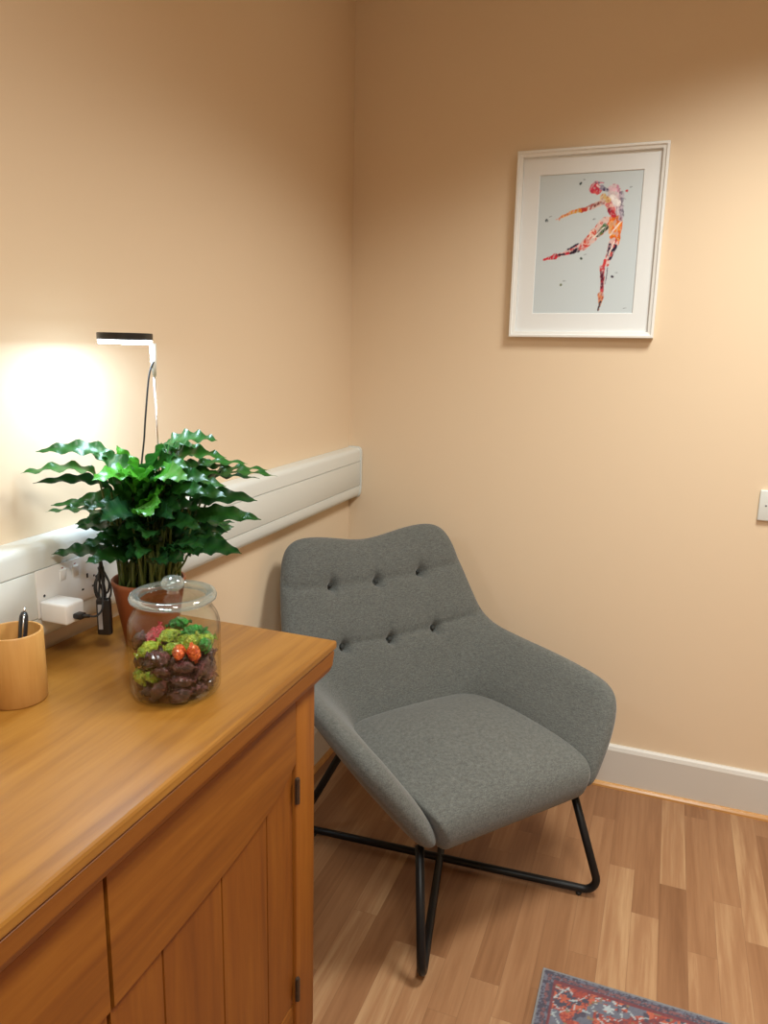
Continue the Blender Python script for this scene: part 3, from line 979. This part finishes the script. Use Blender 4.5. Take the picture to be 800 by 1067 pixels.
def colour_attr(o, rgb, first=0):
    at = o.data.color_attributes.new('pattern', 'FLOAT_COLOR', 'POINT')
    full = np.ones((len(o.data.vertices), 4), np.float32) * 0.5
    full[:, 3] = 1
    full[first:first + len(rgb), :3] = rgb
    at.data.foreach_set('color', full.ravel())


# the painting, in its own 0..760 x 0..960 drawing space (x right, y down)
def paint(S_, T_):
    x = (S_ - 0.30) * 770 + 202 + 8 * (1 - T_) + 86 * T_ - 15
    y = (0.6 - T_) * 990 + 384
    wx = x + (fbm(x / 30, y / 30) - 0.5) * 14
    wy = y + (fbm(x / 30 + 50, y / 30 + 20) - 0.5) * 14
    bg = srgb((203, 214, 220))
    img = np.tile(bg, (len(x), 1))
    wash = fbm(x / 25, y / 25)
    streak = np.where(vnoise(x / 9 + y / 40, y / 16 - x / 60) > 0.66, 0.6, 1.0)
    cell = hash2(np.floor(wx / 17 + wy / 31), np.floor(wy / 19 - wx / 37))

    def cap(ax, ay, bx, by, ra, rb, col, alt=None, amt=0.35, al=1.0):
        nonlocal img
        dx, dy = bx - ax, by - ay
        t = np.clip(((wx - ax) * dx + (wy - ay) * dy) / (dx * dx + dy * dy + 1e-6), 0, 1)
        d = np.hypot(wx - ax - t * dx, wy - ay - t * dy) - (ra + (rb - ra) * t)
        a = np.clip(0.5 - d / 5, 0, 1) * al * streak
        c = np.tile(srgb(col), (len(x), 1))
        if alt is not None:
            k = ((cell < amt)).astype(float)[:, None]
            c = c * (1 - k) + srgb(alt) * k
        c = c * (0.75 + 0.5 * wash[:, None])
        img = img * (1 - a[:, None]) + c * a[:, None]

    # raised leg (pale edge first, then patches)
    cap(535, 345, 360, 500, 46, 26, (226, 196, 190), (214, 90, 70), 0.25)
    cap(360, 500, 170, 560, 24, 11, (222, 190, 190), (205, 70, 70), 0.3)
    cap(525, 372, 470, 425, 24, 16, (45, 62, 45), (110, 130, 70), 0.25)
    cap(525, 350, 505, 395, 10, 8, (70, 120, 85))
    cap(440, 400, 385, 470, 22, 17, (215, 85, 65), (240, 205, 190), 0.35)
    cap(520, 372, 440, 440, 4, 5, (245, 235, 230))
    cap(330, 480, 250, 515, 7, 5, (40, 40, 70))
    cap(325, 520, 268, 540, 15, 9, (40, 25, 45))
    cap(255, 540, 225, 545, 12, 8, (190, 40, 60))
    cap(225, 545, 160, 560, 9, 8, (38, 35, 55))
    cap(410, 490, 330, 520, 4, 3, (215, 60, 50))
    cap(160, 560, 70, 585, 20, 7, (212, 45, 62), (180, 30, 50), 0.3)
    cap(120, 590, 85, 592, 6, 4, (203, 214, 220))
    # standing leg
    cap(600, 340, 595, 470, 52, 34, (228, 112, 34), (236, 150, 60), 0.35)
    cap(570, 345, 560, 410, 18, 10, (235, 170, 110))
    cap(640, 335, 560, 425, 5, 4, (250, 235, 225))
    cap(585, 480, 535, 625, 34, 17, (226, 190, 188), (200, 70, 70), 0.3)
    cap(560, 490, 545, 560, 10, 8, (60, 40, 70))
    cap(598, 500, 560, 590, 15, 9, (45, 35, 62), (190, 60, 60), 0.2)
    cap(590, 470, 555, 560, 4, 4, (245, 230, 225))
    cap(525, 600, 515, 640, 13, 8, (205, 60, 62))
    cap(505, 650, 500, 820, 19, 11, (196, 70, 80), (225, 170, 170), 0.2)
    cap(502, 680, 500, 790, 14, 9, (92, 28, 52), (150, 40, 60), 0.25)
    cap(540, 650, 525, 760, 3, 3, (110, 100, 120))
    cap(492, 840, 488, 885, 22, 14, (214, 140, 100), (180, 80, 60), 0.25)
    cap(490, 890, 478, 945, 11, 4, (190, 120, 90), (70, 50, 60), 0.5)
    cap(482, 920, 474, 948, 6, 4, (60, 45, 60))
    # trunk
    cap(590, 130, 600, 260, 46, 38, (226, 205, 212), (205, 150, 165), 0.3)
    cap(640, 150, 635, 320, 18, 16, (196, 180, 200), (120, 105, 130), 0.3, 0.8)
    cap(545, 210, 575, 270, 26, 26, (216, 120, 120), (232, 190, 180), 0.4)
    cap(560, 260, 590, 295, 22, 16, (198, 48, 66), (150, 30, 60), 0.3)
    cap(575, 170, 615, 215, 20, 22, (244, 238, 238))
    cap(515, 170, 545, 190, 26, 20, (220, 190, 130), (205, 150, 100), 0.3)
    cap(615, 95, 618, 130, 6, 10, (214, 150, 180))
    cap(560, 110, 600, 120, 14, 12, (226, 190, 205))
    for (a_, b__, c_, d__) in ((622, 120, 640, 220), (640, 180, 670, 190), (632, 220, 660, 240), (630, 250, 640, 330), (606, 240, 612, 320), (650, 250, 655, 300)):
        cap(a_, b__, c_, d__, 2.2, 2.0, (95, 85, 110), None, 0, 0.8)
    # arm
    cap(505, 200, 385, 245, 21, 15, (222, 190, 180), (170, 90, 85), 0.35)
    cap(480, 205, 450, 222, 11, 9, (140, 75, 70), (205, 150, 120), 0.4)
    cap(380, 245, 345, 252, 16, 15, (190, 62, 52), (226, 130, 60), 0.3)
    cap(340, 250, 270, 265, 16, 11, (216, 160, 50), (226, 120, 50), 0.3)
    cap(268, 268, 205, 290, 10, 8, (222, 130, 70), (236, 180, 120), 0.3)
    cap(205, 290, 165, 305, 6, 3, (224, 130, 80))
    cap(195, 297, 188, 312, 4, 3, (224, 130, 80))
    # head and hair
    cap(452, 105, 468, 112, 40, 36, (204, 58, 82), (222, 110, 120), 0.3)
    cap(455, 130, 470, 140, 14, 10, (214, 90, 90))
    cap(455, 65, 510, 72, 8, 5, (120, 110, 130), (210, 130, 150), 0.4)
    cap(495, 100, 540, 122, 15, 11, (86, 72, 112), (150, 140, 165), 0.4)
    cap(470, 85, 486, 98, 6, 5, (240, 215, 215))
    # paint spots, each with a small grey tick
    for (a_, b__, c_) in ((350, 70, (62, 76, 84)), (678, 135, (196, 70, 80)), (98, 310, (52, 66, 74)), (352, 582, (62, 78, 70)), (575, 712, (52, 38, 58)), (195, 760, (120, 130, 110))):
        cap(a_, b__, a_ + 1, b__, 10, 10, c_)
        cap(a_ + 22, b__ - 26, a_ + 36, b__ - 28, 3.5, 3, (140, 150, 158))
    cap(440, 318, 452, 316, 4, 4, (130, 140, 150))
    cap(655, 932, 675, 930, 2.5, 2, (130, 140, 148))
    return img


vs, fs, rgb = grid_sheet(px0 - 0.004, px1 + 0.004, pz0 - 0.004, pz1 + 0.004, 200, 266,
                         lambda X, Y_: np.stack([X, np.full_like(X, -0.0075), Y_], 1), paint)
o = tilt_build(MB().add(vs.tolist(), fs), 'print', 'art_print')
colour_attr(o, rgb)

# ------------------------------------------------------------------ rug
RGX0, RGY1, RGW, RGL = 0.874, -0.864, 0.80, 1.25
RT_ = 0.007


def weave(S_, T_):
    x = S_ * RGW
    y = (1 - T_) * RGL                      # distance from the far edge
    e = np.minimum(np.minimum(x, RGW - x), np.minimum(y, RGL - y))
    n1 = fbm(x * 160, y * 160)
    n2 = fbm(x * 60 + 9, y * 60)
    n3 = fbm(x * 240 + 4, y * 240 + 8)
    red, rust = srgb((158, 58, 46)), srgb((190, 92, 66))
    navy, slate, pale, wine, olive = srgb((58, 62, 82)), srgb((98, 106, 124)), srgb((176, 190, 196)), srgb((112, 48, 58)), srgb((132, 112, 84))
    img = np.tile(red, (len(x), 1))

    def put(mask, col, al=1.0):
        a = (np.clip(mask, 0, 1) * al)[:, None]
        img[:] = img * (1 - a) + col * a
    put(n2 > 0.52, rust)
    put(n1 > 0.62, wine)
    put(vnoise(x * 45 + 3, y * 45 + 1) > 0.70, slate)
    put(vnoise(x * 70 + 13, y * 70 + 5) > 0.76, navy)
    put(vnoise(x * 90 + 31, y * 90 + 15) > 0.84, olive)
    # hooked medallions, repeated
    for k, (cx_, cy_) in enumerate([(0.055, 0.070), (0.15, 0.062), (0.245, 0.075), (0.34, 0.066), (0.44, 0.07), (0.07, 0.18), (0.17, 0.17), (0.28, 0.18), (0.4, 0.17)]):
        r_ = np.hypot(x - cx_, (y - cy_) * 1.15) + 0.004 * np.sin(6 * np.arctan2(y - cy_, x - cx_) + k)
        put((r_ < 0.027) & (n1 > 0.35), [navy, slate, wine][k % 3])
        put((np.abs(r_ - 0.031) < 0.0024) & (n3 > 0.5), pale, 0.8)
        put(r_ < 0.011, [rust, pale, red][k % 3])
    # pale vines
    v1 = np.abs(y - (0.052 + 0.024 * np.sin(x * 34) + 0.006 * np.sin(x * 90)))
    put((v1 < 0.0022) & (n3 > 0.45), pale, 0.85)
    v2 = np.abs(y - (0.115 + 0.03 * np.sin(x * 27 + 2)))
    put((v2 < 0.0022) & (n3 > 0.45), pale, 0.85)
    v3 = np.abs(x - (0.050 + 0.020 * np.sin(y * 40 + 1)))
    put((v3 < 0.0022) & (n3 > 0.45), pale, 0.85)
    # borders
    put((e < 0.030) & (n1 > 0.30), navy)
    put((e < 0.030) & (n1 <= 0.38), slate)
    put((e < 0.034) & (e > 0.027), wine)
    put((e < 0.022) & (e > 0.013) & (n3 > 0.48), srgb((120, 78, 84)))
    put((e < 0.012) & (n3 > 0.52), slate)
    put(e < 0.0045, srgb((128, 132, 136)))
    img = img * 0.72 + srgb((118, 104, 104)) * 0.28 * np.ones_like(img)
    return img * (0.80 + 0.40 * n3)[:, None]


nx, ny = 270, 417
vs, fs, rgb = grid_sheet(RGX0, RGX0 + RGW, RGY1 - RGL, RGY1, nx, ny, lambda X, Y_: np.stack([X, Y_, np.full_like(X, RT_)], 1), weave)
b = MB().add(vs.tolist(), fs)
skirt = [i for i in range(nx)] + [j * nx + nx - 1 for j in range(1, ny)] + [(ny - 1) * nx + i for i in range(nx - 2, -1, -1)] + [j * nx for j in range(ny - 2, 0, -1)]
sv = [(vs[i][0], vs[i][1], 0.0005) for i in skirt]
o0 = len(b.v)
b.add(sv, [])
for k in range(len(skirt)):
    k2 = (k + 1) % len(skirt)
    b.f.append([skirt[k], skirt[k2], o0 + k2, o0 + k])
    b.mi.append(1)
    b.sm.append(False)
b.f.append([o0 + k for k in range(len(skirt))])
b.mi.append(1)
b.sm.append(False)
rug = b.build('rug', ['woven_rug', 'rug_edge'], base=(RGX0 + RGW / 2, RGY1 - RGL / 2, 0))
colour_attr(rug, rgb)
tag(rug, 'red and navy oriental patterned rug on the laminate floor', 'rug')

# ------------------------------------------------------------------ bamboo pot and pen
CP = (0.12, -1.572, H)
cup = MB()
R0, TH, CH = 0.0425, 0.0048, 0.112
cup.lathe([(0.0, 0.0005), (R0 - 0.002, 0.0005), (R0, 0.003), (R0, CH - 0.0015), (R0 - 0.0012, CH), (R0 - TH + 0.001, CH), (R0 - TH, CH - 0.0015), (R0 - TH, 0.008), (0.0, 0.008)], CP, 64)
o = cup.build('pen_pot', 'bamboo', base=CP, auto=40)
tag(o, 'round bamboo pen pot on the sideboard at the left edge', 'pen pot')
pen = thing('pen', 'black ballpoint pen standing in the bamboo pot', 'pen', (0.106, -1.592, H + 0.01))
pa, pb = Vector((0.1395, -1.589, H + 0.0145)), Vector((0.112, -1.541, H + 0.130))
ax = (pb - pa).normalized()
MB().tube([pa, pa + ax * 0.012, pa + ax * 0.03, pa + ax * 0.115, pb - ax * 0.006, pb], [0.0015, 0.003, 0.0062, 0.0068, 0.0064, 0.0040], 16).build('barrel', 'black_plastic', pen)
MB().tube([pb - ax * 0.001, pb + ax * 0.007], 0.0022, 12).build('push_button', 'chrome', pen)
sd = (CAM_P - pb)
sd = (sd - ax * sd.dot(ax)).normalized()
MB().tube([pb - ax * 0.004 + sd * 0.005, pb - ax * 0.006 + sd * 0.0092, pb - ax * 0.040 + sd * 0.0082], 0.0011, 8).build('clip', 'chrome', pen)

# ------------------------------------------------------------------ glass jar of sweets
JP = (0.324, -1.451, H)
jar = thing('glass_jar', 'round clear glass jar with knobbed lid full of wrapped sweets on the sideboard', 'jar', JP)
b = MB()
b.lathe([(0.0, 0.0008), (0.058, 0.0008), (0.065, 0.003), (0.0692, 0.009), (0.0705, 0.018), (0.0715, 0.106), (0.0705, 0.118), (0.067, 0.128), (0.0625, 0.136), (0.0595, 0.1405), (0.0585, 0.146),
         (0.0600, 0.1490), (0.0610, 0.1515), (0.0595, 0.1530),
         (0.0565, 0.1520), (0.0555, 0.146), (0.0568, 0.139), (0.0600, 0.1335), (0.0645, 0.126), (0.0678, 0.117), (0.0687, 0.106), (0.0677, 0.018), (0.066, 0.0105), (0.062, 0.0066), (0.0, 0.0058)], JP, 72)
b.build('jar_body', 'jar_glass', jar)
b = MB()
b.lathe([(0.050, 0.1552), (0.0535, 0.1535), (0.063, 0.1535), (0.0664, 0.1558), (0.0670, 0.1597), (0.0650, 0.1640), (0.0605, 0.1658), (0.0555, 0.1652), (0.0520, 0.1625)], JP, 72, 1)
b.lathe([(0.0520, 0.1625), (0.047, 0.1612), (0.020, 0.1628), (0.0095, 0.1640)], JP, 72, 0)
b.lathe([(0.0095, 0.1640), (0.0078, 0.1664), (0.0085, 0.1690), (0.0140, 0.1715), (0.0178, 0.1765), (0.0178, 0.1825), (0.0142, 0.1880), (0.0070, 0.1908), (0.0, 0.1914)], JP, 72, 1)
b.build('lid', ['lid_glass', 'rim_glass'], jar)

COLOUR = {45: 'wrap_pink', 60: 'wrap_pink', 41: 'wrap_green', 48: 'wrap_green', 53: 'wrap_lime', 58: 'wrap_orange', 54: 'wrap_orange', 61: 'wrap_lime',
          50: 'wrap_green', 59: 'wrap_lime', 52: 'wrap_lime', 57: 'wrap_lime', 63: 'wrap_lime', 16: 'wrap_lime', 26: 'wrap_lime', 35: 'wrap_green', 46: 'wrap_lime'}
NAMED = {
    45: 'pink-red wrapped sweet at the upper left of the sweets in the jar',
    60: 'pink-red wrapped sweet at the back of the heap below the jar lid',
    41: 'emerald green wrapped sweet topmost in the jar',
    48: 'green wrapped sweet just right of the topmost one in the jar',
    50: 'green wrapped sweet against the right side of the jar',
    35: 'green wrapped sweet at the back right of the jar heap',
    53: 'large lime wrapped sweet below the topmost green one in the jar',
    61: 'lime wrapped sweet in the middle right of the jar heap',
    59: 'lime wrapped sweet near the top right of the jar',
    52: 'lime wrapped sweet on the left, above the dark sweets in the jar',
    57: 'small lime wrapped sweet peeping out at the centre of the jar heap',
    63: 'lime wrapped sweet left of the orange ones in the jar',
    46: 'lime wrapped sweet mostly hidden at the back of the jar heap',
    16: 'lime wrapped sweet low at the left side of the jar',
    26: 'lime wrapped sweet low on the left beside dark sweets in the jar',
    58: 'orange-red wrapped sweet right of centre in the jar',
    54: 'orange-red wrapped sweet at the centre of the jar, left of another orange one',
}


def sweet_mesh(name, m, seed):
    rnd = random.Random(seed)
    A, B, C = 0.0155, 0.0118, 0.0104
    n, rows = 11, []
    xs = [-0.0212, -0.0195, -0.0172, -0.0158, -0.0135, -0.010, -0.005, 0.0, 0.005, 0.010, 0.0135, 0.0158, 0.0172, 0.0195, 0.0212]
    vs, fs = [], []
    for i, x in enumerate(xs):
        for k in range(n):
            a = 2 * PI * k / n
            if abs(x) <= 0.0158:
                r = math.sqrt(max(0.06, 1 - (x / 0.0165) ** 2)) ** 0.8
                w = 1 + 0.27 * mnoise.noise(Vector((x * 260 + seed * 3.1, math.cos(a) * 1.9, math.sin(a) * 1.9)))
                vs.append((x, B * r * w * math.cos(a) * 0.98, C * r * w * math.sin(a) * 0.98))
            else:
                f = (abs(x) - 0.0158) / 0.0054
                pl = math.sin(a * 5 + seed) * 0.0013 * f
                vs.append((x, (0.0022 + 0.0042 * f) * math.cos(a) + pl, (0.0014 + 0.0012 * f) * math.sin(a) + pl))
    for i in range(len(xs) - 1):
        for k in range(n):
            k2 = (k + 1) % n
            fs.append((i * n + k, i * n + k2, (i + 1) * n + k2, (i + 1) * n + k))
    fs.append(tuple(reversed(range(n))))
    fs.append(tuple(range((len(xs) - 1) * n, len(xs) * n)))
    me = bpy.data.meshes.new(name)
    me.from_pydata(vs, [], fs)
    me.materials.append(MATS[m])
    for p in me.polygons:
        p.use_smooth = False
    me.update()
    return me


SWM = {}
for i, (x, y, z, qw, qx, qy, qz) in enumerate(SWEETS):
    wm = COLOUR.get(i, 'wrap_purple')
    key = (wm, i % 3)
    if key not in SWM:
        SWM[key] = sweet_mesh('wrapped_sweet', wm, i + 1)
    o = bpy.data.objects.new('wrapped_sweet', SWM[key])
    COL.objects.link(o)
    o.location = (JP[0] + x, JP[1] + y, JP[2] + z)
    o.rotation_mode = 'QUATERNION'
    o.rotation_quaternion = (qw, qx, qy, qz)
    tag(o, NAMED.get(i, 'dark purple-brown wrapped chocolate among others like it in the jar'), 'sweet', 'dark wrapped chocolates in the jar' if i not in NAMED else 'bright wrapped sweets in the jar')

# ------------------------------------------------------------------ potted plant
PP = (0.160, -1.300, H)
plant = thing('potted_plant', 'bushy green plant with wavy-edged leaves in a terracotta pot on the sideboard', 'potted plant', PP)
b = MB().lathe([(0.0, 0.0005), (0.043, 0.0005), (0.0455, 0.003), (0.0635, 0.112), (0.0655, 0.118), (0.0655, 0.123), (0.0640, 0.1245), (0.0615, 0.1240), (0.0600, 0.120), (0.0590, 0.105), (0.0, 0.103)], PP, 64)
b.build('plant_pot', 'terracotta', plant, auto=50)
vs, fs = [], []
b = MB()
for rr, zz in ((0.0, 0.1100), (0.03, 0.1110), (0.059, 0.1075)):
    for k in range(24):
        a = 2 * PI * k / 24
        vs.append((PP[0] + rr * math.cos(a), PP[1] + rr * math.sin(a), H + zz + random.uniform(-0.0015, 0.0015) * (rr > 0)))
for i in range(2):
    for k in range(24):
        k2 = (k + 1) % 24
        fs.append((i * 24 + k, i * 24 + k2, (i + 1) * 24 + k2, (i + 1) * 24 + k))
b.add(vs, fs, 0, True).build('soil', 'soil', plant)


def bez(P, t):
    a, b_, c, d_ = P
    s = 1 - t
    return a * s ** 3 + b_ * 3 * s * s * t + c * 3 * s * t * t + d_ * t ** 3


fol, stm, tones = MB(), MB(), []
MORE = []
r2 = random.Random(5)
for k in range(34):
    a = r2.uniform(0, 2 * PI)
    d_ = r2.uniform(0.05, 0.19)
    x_, y_ = PP[0] + d_ * math.cos(a), PP[1] + d_ * math.sin(a)
    if x_ < 0.05:
        continue
    z_ = H + r2.uniform(0.20, 0.345) - d_ * 0.2
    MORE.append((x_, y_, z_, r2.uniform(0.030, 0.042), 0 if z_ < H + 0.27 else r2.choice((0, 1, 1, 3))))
rng = random.Random(11)
CEN = Vector((PP[0], PP[1], 0))
for li, (tx, ty, tz, w, tn) in enumerate(LEAVES + MORE):
    T = Vector((tx, ty, tz))
    hd = Vector((tx - PP[0], ty - PP[1], 0))
    dist = hd.length
    hdn = hd.normalized() if dist > 1e-4 else Vector((1, 0, 0))
    B = Vector((PP[0], PP[1], H + 0.108)) + hdn * min(0.040, 0.010 + 0.18 * dist) + Vector((rng.uniform(-0.012, 0.012), rng.uniform(-0.012, 0.012), 0))
    blade = 0.105 + 0.25 * max(0.0, dist - 0.10) + rng.uniform(-0.012, 0.012)
    if tn == 0 and tz < 1.07:
        blade *= 0.95
    # the petiole tops out before the blade starts, the blade arches over and hangs a little
    back = min(blade * 0.90, dist * 0.85)
    rise = math.sqrt(max(blade * blade * 0.80 - back * back, 0.0)) if back < blade * 0.85 else 0.02
    J = T - hdn * back
    J.z = T.z + (-0.022 if dist > 0.12 else -rise * 0.95)
    if dist < 0.12:
        J = J + Vector((0, 0, 0.0))
    J.z = max(J.z, B.z + 0.05)
    h = J.z - B.z
    P1 = [B, B + Vector((0, 0, h * 0.45)) + hdn * 0.004, J - Vector((0, 0, h * 0.40)) - hdn * 0.012, J]
    pts = [bez(P1, k / 8) for k in range(9)]
    stm.tube(pts, [0.0034 - 0.0017 * k / 8 for k in range(9)], 7)
    t0 = (pts[-1] - pts[-2]).normalized()
    mid = (J + T) / 2
    arch = 0.012 + 0.04 * (T - J).length
    P2 = [J, J + t0 * blade * 0.24, mid + Vector((0, 0, arch)) + hdn * blade * 0.14, T]
    NS = 26
    cl = [bez(P2, k / NS) for k in range(NS + 1)]
    ph = rng.uniform(0, 6)
    fr_ = rng.uniform(4.0, 5.2)
    roll = rng.uniform(0.15, 1.15) * (1 if hdn.cross(Vector((CAM_P.x - tx, CAM_P.y - ty, 0))).z > 0 else -1)
    rows = []
    up = Vector((0, 0, 1))
    side_prev = None
    for k, p in enumerate(cl):
        s = k / NS
        t = (cl[min(k + 1, NS)] - cl[max(k - 1, 0)]).normalized()
        sd_ = t.cross(up)
        if sd_.length < 0.15:
            sd_ = side_prev if side_prev else hdn.cross(up)
        sd_.normalize()
        if side_prev and sd_.dot(side_prev) < 0:
            sd_ = -sd_
        side_prev = sd_
        nn = sd_.cross(t).normalized()
        sr = (sd_ * math.cos(roll) + nn * math.sin(roll)).normalized()
        nr_ = sr.cross(t).normalized()
        wd = w * (0.64 if dist < 0.15 else 0.52) * (math.sin(PI * min(1, (s * 0.98 + 0.015)) ** 0.78)) ** 0.85
        if s > 0.93:
            wd *= (1 - s) / 0.07
        wd = max(wd, 0.0006)
        row = []
        for q in (-1.0, -0.55, 0.0, 0.55, 1.0):
            wob = math.sin(2 * PI * fr_ * s + ph + (1.3 if q > 0 else 0)) * (abs(q) ** 1.5)
            env = min(1.0, wd / 0.010)
            off = sr * (q * wd * (1 + 0.10 * math.cos(2 * PI * fr_ * s + ph + (1.3 if q > 0 else 0)) * (abs(q) > 0.9)))
            lift = nr_ * (0.0046 * wob * env + abs(q) * wd * 0.22)
            row.append(p + off + lift)
        rows.append(row)
    vs = [v for r_ in rows for v in r_]
    for v in vs:
        if v.x < 0.012:
            v.x = 0.012 + 0.1 * (v.x - 0.012) if v.x > -0.05 else 0.006
    fs = []
    for k in range(NS):
        for c in range(4):
            fs.append((k * 5 + c, k * 5 + c + 1, (k + 1) * 5 + c + 1, (k + 1) * 5 + c))
    fol.add(vs, fs, 0, True)
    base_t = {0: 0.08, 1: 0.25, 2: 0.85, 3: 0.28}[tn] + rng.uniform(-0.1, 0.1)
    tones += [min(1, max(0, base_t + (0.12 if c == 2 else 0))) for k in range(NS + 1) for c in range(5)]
o = fol.build('foliage', 'leaf_green', plant)
at = o.data.attributes.new('tone', 'FLOAT', 'POINT')
at.data.foreach_set('value', tones)
stm.build('stems', 'stem_green', plant)

# ------------------------------------------------------------------ halo grow lamp stuck in the pot
LP = Vector((0.1880, -1.300, 0))
lamp = thing('grow_lamp', 'slim ring-shaped plant lamp on a thin stake standing in the terracotta pot', 'plant lamp', (LP.x, LP.y, H + 0.06))
RC = Vector((0.1455, -1.3155, 1.4005))
RO, RI = 0.0455, 0.0320
MB().lathe([(RI + 0.001, 0.0), (RO - 0.001, 0.0), (RO, 0.001), (RO, 0.0105), (RO - 0.001, 0.0115), (RI + 0.001, 0.0115), (RI, 0.0105), (RI, 0.001), (RI + 0.001, 0.0)], RC, 64).build('ring_housing', 'black_plastic', lamp, auto=40)
b = MB()
b.lathe([(RI + 0.0012, -0.0005), (RI + 0.0014, -0.0058)], RC, 64, 0)
b.lathe([(RO - 0.0014, -0.0058), (RO - 0.0012, -0.0005), (RI + 0.0012, -0.0005)], RC, 64, 0)
b.lathe([(RI + 0.0014, -0.0058), (RI + 0.0030, -0.0068), (RO - 0.0030, -0.0068), (RO - 0.0014, -0.0058)], RC, 64, 1)
b.build('light_ring', ['lamp_diffuser', 'lamp_light'], lamp)
top = Vector((LP.x + 0.0015, LP.y + 0.001, 1.396))
MB().tube([top, top - Vector((0, 0, 0.03)), top - Vector((-0.001, 0, 0.055))], [0.0055, 0.0050, 0.0030], 12).build('stake_sleeve', 'white_plastic', lamp)
MB().tube([top - Vector((0, 0, 0.05)), Vector((LP.x + 0.004, LP.y, 1.20)), Vector((LP.x + 0.004, LP.y, H + 0.075))], 0.0019, 8).build('stake', 'chrome', lamp)
pts = catmull([top - Vector((-0.003, 0.004, 0.03)), (0.184, -1.306, 1.34), (0.173, -1.306, 1.27), (0.163, -1.303, 1.215), (0.150, -1.31, 1.14), (0.128, -1.345, 1.06), (0.119, -1.375, 1.035), (0.1185, -1.3755, 1.005)], 8)
cb = MB().tube(pts, 0.0016, 8)
# a bundle of loops held by a tie, then on to the controller and the charger
tie = Vector((0.1185, -1.3745, 1.006))
for k, (wy, dep, dx) in enumerate(((0.016, 0.055, 0.003), (-0.014, 0.056, -0.003), (0.010, 0.045, -0.006), (-0.008, 0.050, 0.006))):
    S2, D2 = Vector((0.93, 0.37, 0)), Vector((0.37, -0.93, 0))
    at_ = lambda a, b_, z: tie + S2 * a + D2 * b_ + Vector((0, 0, z))
    lp = [at_(0, dx * 0.3, 0.014), at_(wy * 0.2, dx * 0.5, 0), at_(wy, dx, -dep * 0.5), at_(wy * 0.8, dx, -dep * 0.9), at_(0, dx, -dep),
          at_(-wy * 0.3, dx, -dep * 0.8), at_(-wy * 0.25, -dx, -dep * 0.3), at_(0, -dx * 0.5, 0.016)]
    cb.tube(catmull(lp, 8), 0.0018, 8)
cb.tube([tie + Vector((0, -0.001, 0.006)), tie + Vector((0, 0.001, -0.006))], 0.0052, 10)
ctl = Vector((0.120, -1.3745, 0.921))
cb.tube(catmull([tie + Vector((0, 0, -0.004)), tie + Vector((0.002, 0.001, -0.03)), ctl + Vector((0, 0, 0.036))], 8), 0.0018, 8)
cb.tube(catmull([(0.131, -1.424, 0.940), (0.138, -1.415, 0.938), (0.137, -1.398, 0.945), (0.126, -1.382, 0.965), (0.121, -1.376, 0.985), tie], 8), 0.0018, 8)
cb.build('cable', 'black_rubber', lamp)
rz = Matrix.Rotation(math.radians(-68), 3, 'Z')
b = MB().box(ctl - Vector((0.0065, 0.0125, 0.034)), ctl + Vector((0.0065, 0.0125, 0.034)), 0.004, 3, rot=rz)
cu = b.build('inline_controller', 'black_plastic', lamp, auto=45)
b = MB().box(ctl + Vector((0.0062, -0.0085, -0.022)), ctl + Vector((0.0072, -0.0015, 0.024)), 0)
b.v = [tuple(rz @ (Vector(v) - ctl) + ctl) for v in b.v]
b.v = [tuple(v) for v in b.v]
b.build('button_strip', 'label_grey', cu)
b = MB().box((0.1066, -1.4345, 0.934), (0.122, -1.4195, 0.944), 0.002)
b.tube([(0.121, -1.427, 0.939), (0.132, -1.424, 0.940)], 0.0032, 10)
b.build('usb_plug', 'black_plastic', lamp, auto=45)
